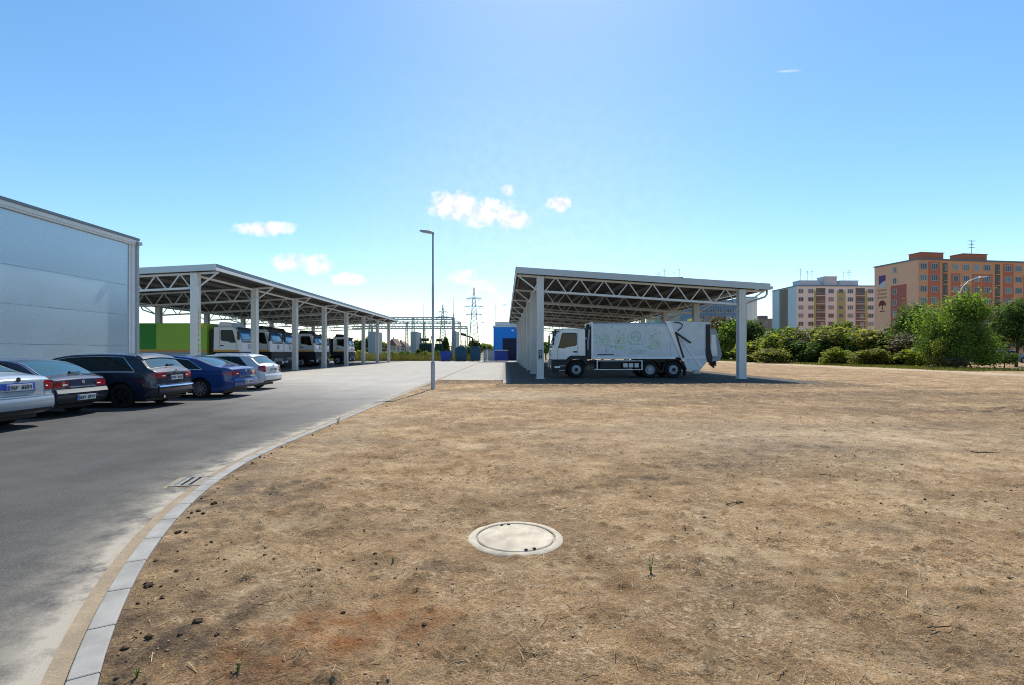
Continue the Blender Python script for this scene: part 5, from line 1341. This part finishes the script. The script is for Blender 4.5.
def crown_mesh(name,seed,rx,ry,rz,n,leaf,lobes=14,hollow=.35,spiky=0.,full=False):
    g=np.random.default_rng(seed)
    d=g.normal(size=(lobes,3)); d/=np.linalg.norm(d,axis=1)[:,None]; d[:,2]=np.abs(d[:,2])*1.25-.45 if not full else np.clip(d[:,2],-.95,1)
    c=d*g.uniform(.35,.78,(lobes,1)); lr=g.uniform(.22,.46,lobes)
    k=g.integers(0,lobes,n); q=g.normal(size=(n,3)); q/=np.linalg.norm(q,axis=1)[:,None]
    rad=lr[k]*(hollow+(1-hollow)*g.random(n)**.45)*(1+g.normal(0,.13,n))
    p=c[k]+q*rad[:,None]
    # twigs that stick out of the outline
    m=g.random(n)<(.05+spiky); p[m]*=(1+g.random((m.sum(),1))*.30)
    p[:,2]=np.maximum(p[:,2],-.98)
    p*=np.array([rx,ry,rz])
    nv=q+g.normal(0,.7,(n,3)); nv/=np.linalg.norm(nv,axis=1)[:,None]
    a=np.cross(nv,g.normal(size=(n,3))); a/=np.linalg.norm(a,axis=1)[:,None]; b=np.cross(nv,a)
    s=leaf*g.uniform(.5,1.35,n)[:,None]; asp=g.uniform(.45,.8,n)[:,None]
    V=np.stack([p-a*s,p+b*s*asp,p+a*s,p-b*s*asp],1).reshape(-1,3)
    return V,np.arange(4*n).reshape(n,4)
def tree(name,label,cat,loc,seed,rx,ry,rz,zc,n,leaf,m,trunk=.12,group=None,lobes=14,spiky=0.,stems=1,full=False):
    t=thing(name,label,cat,loc,0,group)
    V,F=crown_mesh('crown',seed,rx,ry,rz,n,leaf,lobes,spiky=spiky,full=full); V[:,2]+=zc
    raw_mesh('crown',V,F,m,t)
    r=random.Random(seed); mb=MB()
    for s_ in range(stems):
        ox=r.uniform(-.25,.25)*rx*(stems>1); top=zc+rz*.35
        mb.tube([(ox,0,-.25),(ox*1.2+r.uniform(-.1,.1),r.uniform(-.1,.1),zc*.5),(ox*1.6+r.uniform(-.2,.2),0,top)],[trunk,trunk*.75,trunk*.25],8)
        for k in range(5):
            z0=zc*(.45+.12*k); a=r.uniform(0,6.28); mb.tube([(ox*1.2,0,z0),(ox+rx*.35*math.cos(a),ry*.35*math.sin(a),z0+rz*.3),(ox+rx*.7*math.cos(a),ry*.7*math.sin(a),z0+rz*.55)],[trunk*.45,trunk*.3,trunk*.08],6)
    mb.build('trunk','bark',t,smooth=True)
    return t
# hedge of self-sown shrubs running away along the far side of the field
line=lambda px: None
protos={}
def shrub_copy(key,label,loc,sc_,rz,group):
    o=copy_tree(protos[key]); o.location=loc; o.scale=sc_; o.rotation_euler=(0,0,rz); tag(o,label,'shrub',group); return o
for i,(k,m) in enumerate((('olive','leaf_olive'),('green','leaf_green'),('lime','leaf_lime'),('dark','leaf_dark'),('brown','leaf_brown'))):
    protos[k]=tree('shrub','x','shrub',(0,0,0),100+i,1.0,1.0,1.0,.86,6200,.072,m,trunk=.02,lobes=26,spiky=.08,stems=3,full=True)
rr=random.Random(12)
adj=['drooping','ragged','rounded','wispy','leaning','dense','sparse','spreading','upright','tangled','low','bushy']
spec=[ # pixel centre, distance, top pixel, half-width px, kind, words
 (700,104,322,13,'olive','tall olive shrub just right of the refuse truck tail'),
 (716,98,318,13,'brown','tall thin brownish shrub left of the right front canopy column'),
 (733,92,321,12,'green','green shrub right behind the right front canopy column'),
 (752,88,324,13,'dark','dark tall shrub just right of the right front canopy column'),
 (760,78,338,17,'lime','low yellow green shrub nearest the canopy downpipe'),
 (778,84,331,15,'green','green shrub below the left gable edge of the grey block'),
 (786,74,327,17,'lime','bright lime shrub under the gable of the grey block'),
 (803,72,333,16,'brown','brownish shrub below the first windows of the grey block'),
 (818,80,329,14,'olive','olive shrub with its top before the grey block entrance strip'),
 (826,68,336,18,'dark','dark low shrub in the middle of the hedge'),
 (843,66,330,18,'olive','broad olive shrub below the tall middle plant room'),
 (851,78,321,15,'lime','tallest lime green shrub before the grey block right half'),
 (862,63,334,17,'green','green shrub below the right plant room of the grey block'),
 (878,60,332,18,'olive','olive shrub at the seam of grey and orange blocks'),
 (893,58,337,17,'dark','dark low shrub below the orange gable emblem'),
 (908,55,335,18,'brown','dry brownish shrub below the orange gable windows'),
 (925,52,343,16,'lime','low light green shrub left of the big bush foot'),
 (838,60,347,11,'lime','small low shrub in front of the hedge middle'),
 (770,70,349,11,'olive','small olive shrub at the hedge foot near the canopy'),
 (870,56,350,11,'olive','small shrub at the hedge foot before the orange gable'),
]
for i,(px,Y,py,hw_,k,lab) in enumerate(spec):
    z_=gz(py,Y); s_=hw_*Y/510*1.5
    shrub_copy(k,lab,(gx(px,Y),Y,0),(s_,s_*1.1,z_/1.72),rr.uniform(0,6.28),'shrubs of the self sown hedge')
# second row filling the gaps behind, one object per shrub
for i in range(11):
    px=708+i*21; Y=112-i*4.4; k=['dark','olive','green'][i%3]; py=331+rr.uniform(-2,4); s_=17*Y/510*1.35
    col={'dark':'dark','olive':'olive','green':'mid green'}[k]
    w_=['beside the truck tail','left of the canopy column','hidden by the canopy column','just past the canopy downpipe','under the small brick block','under the grey gable','under the olive facade strip','under the middle loggias','under the lime green strip','at the grey block right end','under the orange gable edge'][i]
    shrub_copy(k,f'{col} back row shrub {w_}',(gx(px,Y),Y,0),(s_,s_,gz(py,Y)/1.72),rr.uniform(0,6.28),'shrubs of the self sown hedge')
for k in protos:
    for ch in list(protos[k].children): bpy.data.objects.remove(ch)
    bpy.data.objects.remove(protos[k])
# big bushes and trees at the right edge
tree('bushy_tree','big feathery green bush tree at the right edge of the field','tree',(gx(962,47.5),47.5,0),5,4.1,3.5,3.75,3.45,52000,.092,'leaf_green',trunk=.10,lobes=34,spiky=.12,stems=3,full=True)
tree('bushy_tree','light green low growth leaning from the left foot of the big bush','tree',(gx(938,46.5),46.5,0),9,1.5,1.3,1.35,1.6,5000,.075,'leaf_lime',trunk=.05,lobes=18,spiky=.08,stems=2,full=True)
tree('broadleaf_tree','dark leafed tree standing behind the big bush to its left','tree',(gx(913,64),64,0),6,2.7,2.4,3.6,4.0,12000,.12,'leaf_dark',trunk=.13,lobes=22,spiky=.06,full=True)
tree('broadleaf_tree','dark round tree cut off by the right edge','tree',(gx(1016,53),53,0),8,2.9,2.7,3.0,4.4,14000,.12,'leaf_dark',trunk=.14,lobes=26,spiky=.05,full=True)
tree('broadleaf_tree','dark tree out past the right edge beside the blue car','tree',(gx(1045,50),50,0),18,2.6,2.4,2.5,3.0,9000,.12,'leaf_dark',trunk=.14,lobes=14)
tree('shrub','low dark undergrowth shrub under the big bush near the blue car','shrub',(gx(1000,48.5),48.5,0),28,2.2,1.6,.9,.8,6000,.09,'leaf_dark',trunk=.05,lobes=14,stems=2)
tree('shrub','brownish low shrub under the left side of the big bush','shrub',(gx(955,45.5),45.5,0),29,1.7,1.2,.62,.6,4500,.07,'leaf_brown',trunk=.04,lobes=12,stems=2)
# trees behind the yard
def bgtree(label,px,Y,py,hw_,m,seed,cyl=False,name='broadleaf_tree'):
    h=gz(py,Y); rx=hw_*Y/510; tree(name,label,'tree',(gx(px,Y),Y,0),seed,rx*1.15,rx*1.15,h*.42,h*.58,3200,rx*.10+.08,m,trunk=.15,lobes=13)
bgtree('dark tree behind the right teal skip',474.5,98,338,6.5,'leaf_dark',41)
bgtree('light green tree beside the blue building wall',487,100,341,7.5,'leaf_lime',42)
bgtree('slim dark columnar conifer right of the lamp post',446,96,333.5,3.6,'leaf_dark',43,name='conifer')
bgtree('olive tree under the far end of the left canopy',381,112,338,6,'leaf_olive',44)
bgtree('dark bushy tree behind the sixth left canopy column',366,108,335,8,'leaf_dark',45)
bgtree('green tree seen between the fifth and sixth left columns',356,112,336,7,'leaf_olive',46)
bgtree('small tree beyond the transformers by the fire wall',427,118,342,7,'leaf_green',47)
bgtree('dark tree left of the transformers under the gantry',420,121,343,5,'leaf_dark',48)
bgtree('tree behind the first truck under the left canopy',160,95,338,16,'leaf_olive',49)
bgtree('green tree glimpsed beyond the second left canopy column',262,105,338,13,'leaf_green',50)
bgtree('dark tree glimpsed through the middle of the left canopy',310,110,338,13,'leaf_dark',51)
bgtree('green tree seen behind the cab of the refuse truck',546,104,341,6,'leaf_green',52)
# far-off wood closing the horizon: reads as one mass
g=np.random.default_rng(77); Vs=[];Fs=[];off=0
for i in range(150):
    a=R(-62+124*i/149+g.uniform(-.4,.4)); d=g.uniform(330,420); x,y=d*math.sin(a),d*math.cos(a); h=g.uniform(3.5,7.5)
    V,F=crown_mesh('w',i+500,g.uniform(5,9),g.uniform(5,8),h*.55,240,.95,8); V+=np.array([x,y,h*.5]); Vs.append(V); Fs.append(F+off); off+=len(V)
tag(raw_mesh('distant_wood',np.concatenate(Vs),np.concatenate(Fs),'leaf_dark'),kind='stuff')
# grass verges
def grass(name,x0,x1,y0,y1,n,h,m,seed):
    g=np.random.default_rng(seed); X=g.uniform(0,1,n); Y=g.uniform(y0,y1,n); X=x0(Y)+(x1(Y)-x0(Y))*X
    w_=.02+.02*g.random(n); hh=h*g.uniform(.4,1.3,n); a=g.uniform(0,6.28,n); lx,ly=g.normal(0,.25,n)*hh,g.normal(0,.25,n)*hh
    V=np.stack([np.stack([X-w_*np.cos(a),Y-w_*np.sin(a),X*0-.05],-1),np.stack([X+w_*np.cos(a),Y+w_*np.sin(a),X*0-.05],-1),np.stack([X+lx,Y+ly,hh],-1)],1)
    tag(raw_mesh(name,V.reshape(-1,3),np.arange(3*n).reshape(n,3),m),kind='stuff')
M['grass']=leafmat('grass',(.06,.075,.015),(.24,.24,.06),.25)
M['drygrass']=leafmat('drygrass',(.10,.08,.03),(.30,.24,.11),.25)
grass('verge_grass',lambda Y:36.6+0*Y+(Y-45)*.02,lambda Y:43+0*Y,40,112,26000,.26,'grass',1)
grass('verge_grass',lambda Y:-34+0*Y,lambda Y:-5.0+0*Y,88.4,97,12000,.9,'drygrass',2)
grass('verge_grass',lambda Y:-34+0*Y,lambda Y:-5.0+0*Y,88.2,98,16000,1.3,'grass',3)
# single weeds and sticks on the soil
M['weed']=leafmat('weed',(.07,.10,.02),(.22,.26,.06),.2)
def weed(label,px,py,h,n,seed):
    Y=H*510/(py-352); X=gx(px,Y); t=thing('weed',label,'weed',(X,Y,float(dirt_h(np.array([X]),np.array([Y]))[0])-.004)); r=random.Random(seed)
    mb=MB(); tips=[]
    for k in range(n):
        a=r.uniform(0,6.28); l=h*r.uniform(.5,1); p=(l*.35*math.cos(a),l*.35*math.sin(a),l); mb.tube([(0,0,-.01),(p[0]*.4,p[1]*.4,l*.55),p],[.003,.0022,.001],5); tips.append(p)
    mb.build('stem','weed',t)
    mb=MB()
    for p in tips:
        for k in range(5):
            f=r.uniform(.35,1); a=r.uniform(0,6.28); l=h*r.uniform(.10,.2); q=Vector(p)*f; d=Vector((math.cos(a),math.sin(a),.4))*l; s_=Vector((-math.sin(a),math.cos(a),0))*l*.3
            b_=len(mb.v); mb.v+=[tuple(q),tuple(q+d*.5+s_),tuple(q+d),tuple(q+d*.5-s_)]; mb.face((b_,b_+1,b_+2,b_+3))
    mb.build('leaf','weed',t)
weed('tall thin green weed to the right of the manhole cover',651,573,.14,4,1)
weed('small green weed by the kerb at the bottom edge',137,681,.06,5,2)
weed('green sprout on the soil at the lower left right of the kerb weed',238,680,.06,5,3)
weed('low weed at the kerb edge below the lamp post',338,424,.22,6,4)
weed('tiny weed above the orange stained soil',393,566,.05,4,5)
M['twig']=mat('twig',(.05,.038,.026),.9,var=.3,scale=30)
def twig(label,px,py,l,ang,seed):
    Y=H*510/(py-352); X=gx(px,Y); z=float(dirt_h(np.array([X]),np.array([Y]))[0]); t=thing('twig',label,'twig',(X,Y,z+.012),R(ang)); r=random.Random(seed)
    pts=[(-l/2+l*k/5,r.uniform(-.03,.03)*l*2,r.uniform(0,.012)) for k in range(6)]
    mb=MB(); mb.tube(pts,[l*.024]+[l*.02]*3+[l*.014,l*.006],7); mb.build('stick','twig',t,smooth=True)
    mb=MB()
    for k in (1,3): 
        p=Vector(pts[k]); a=r.choice([-1,1])*r.uniform(.5,1.); mb.tube([p,p+Vector((l*.2*math.cos(a),l*.2*math.sin(a),.01))],[l*.016,l*.005],5)
    mb.build('side_twig','twig',t)
twig('dark broken stick lying left above the manhole cover',413,513,.20,-8,1)
twig('dark crooked stick lying right above the manhole cover',735,506,.22,20,2)
twig('bundle like dark twig at the lower right of the soil',940,628,.16,5,3)
twig('short dark stick just right above the cover rim',563,511,.14,-5,4)
twig('thin stick in the middle right of the soil',830,478,.22,-25,5)
twig('dark stick on the soil far right',985,455,.35,-15,6)
# dark earth clods one can pick out along the kerb
def clod(label,px,py,r0,seed):
    Y=H*510/(py-352); X=gx(px,Y); z=float(dirt_h(np.array([X]),np.array([Y]))[0]); bm=bmesh.new(); bmesh.ops.create_icosphere(bm,subdivisions=3,radius=r0); r=random.Random(seed)
    for v in bm.verts:
        n=v.co.normalized(); k=1+.38*(float(vnoise(np.array([n.x*2.2+seed*3.1]),np.array([n.y*2.2+n.z*1.7]),seed)[0])-.5)*2+.22*(float(vnoise(np.array([n.x*6+seed]),np.array([n.y*6+n.z*5]),seed+3)[0])-.5)*2
        v.co=v.co*k; v.co.z*=.62
    me=bpy.data.meshes.new('soil_clod'); bm.to_mesh(me); bm.free(); me.materials.append(M['clod']); o=bpy.data.objects.new('soil_clod',me); COL.objects.link(o); o.location=(X,Y,z+r0*.3); tag(o,label,'clod','dark soil clods on the ground')
for i,a in enumerate([(198,627,.033,'large dark clod on the soil right of the lower kerb'),(149,588,.035,'dark clod touching the kerb above the large one'),(163,601,.02,'small dark clod just below the kerb clod'),(217,642,.017,'small clod right below the large dark clod'),(178,534,.03,'dark clod at the kerb edge below the drain grate'),(214,506,.035,'flat dark clod beside the kerb near the drain'),(343,618,.016,'small dark stone near the orange stain top'),(424,632,.015,'little dark stone right of the orange stain')]):
    clod(a[3],a[0],a[1],a[2]*.75,i+1)
# low self-sown shrubs along the yard's far edge
for i,(px,py,hw_,m,l) in enumerate([(392,350.5,6,'leaf_olive','low olive bush before the pink house'),(404,351,6,'leaf_green','low green bush left of the broad fire wall'),(418,349,5,'leaf_dark','dark bush at the foot of the left transformer'),(426,351,6,'leaf_olive','low olive bush left of the lamp post at the yard edge'),(437,350.5,5,'leaf_green','low green bush between lamp post and cobalt skip'),(362,350,8,'leaf_olive','low bush seen beyond the sixth left canopy column'),(468,346,4,'leaf_green','green bush in the gap between the two teal skips')]):
    Y=93; tree('shrub',l,'shrub',(gx(px,Y),Y,0),60+i,hw_*Y/510*1.2,1.0,gz(py,Y)*.55,gz(py,Y)*.5,1600,.13,m,trunk=.03,lobes=14,stems=2,full=True)
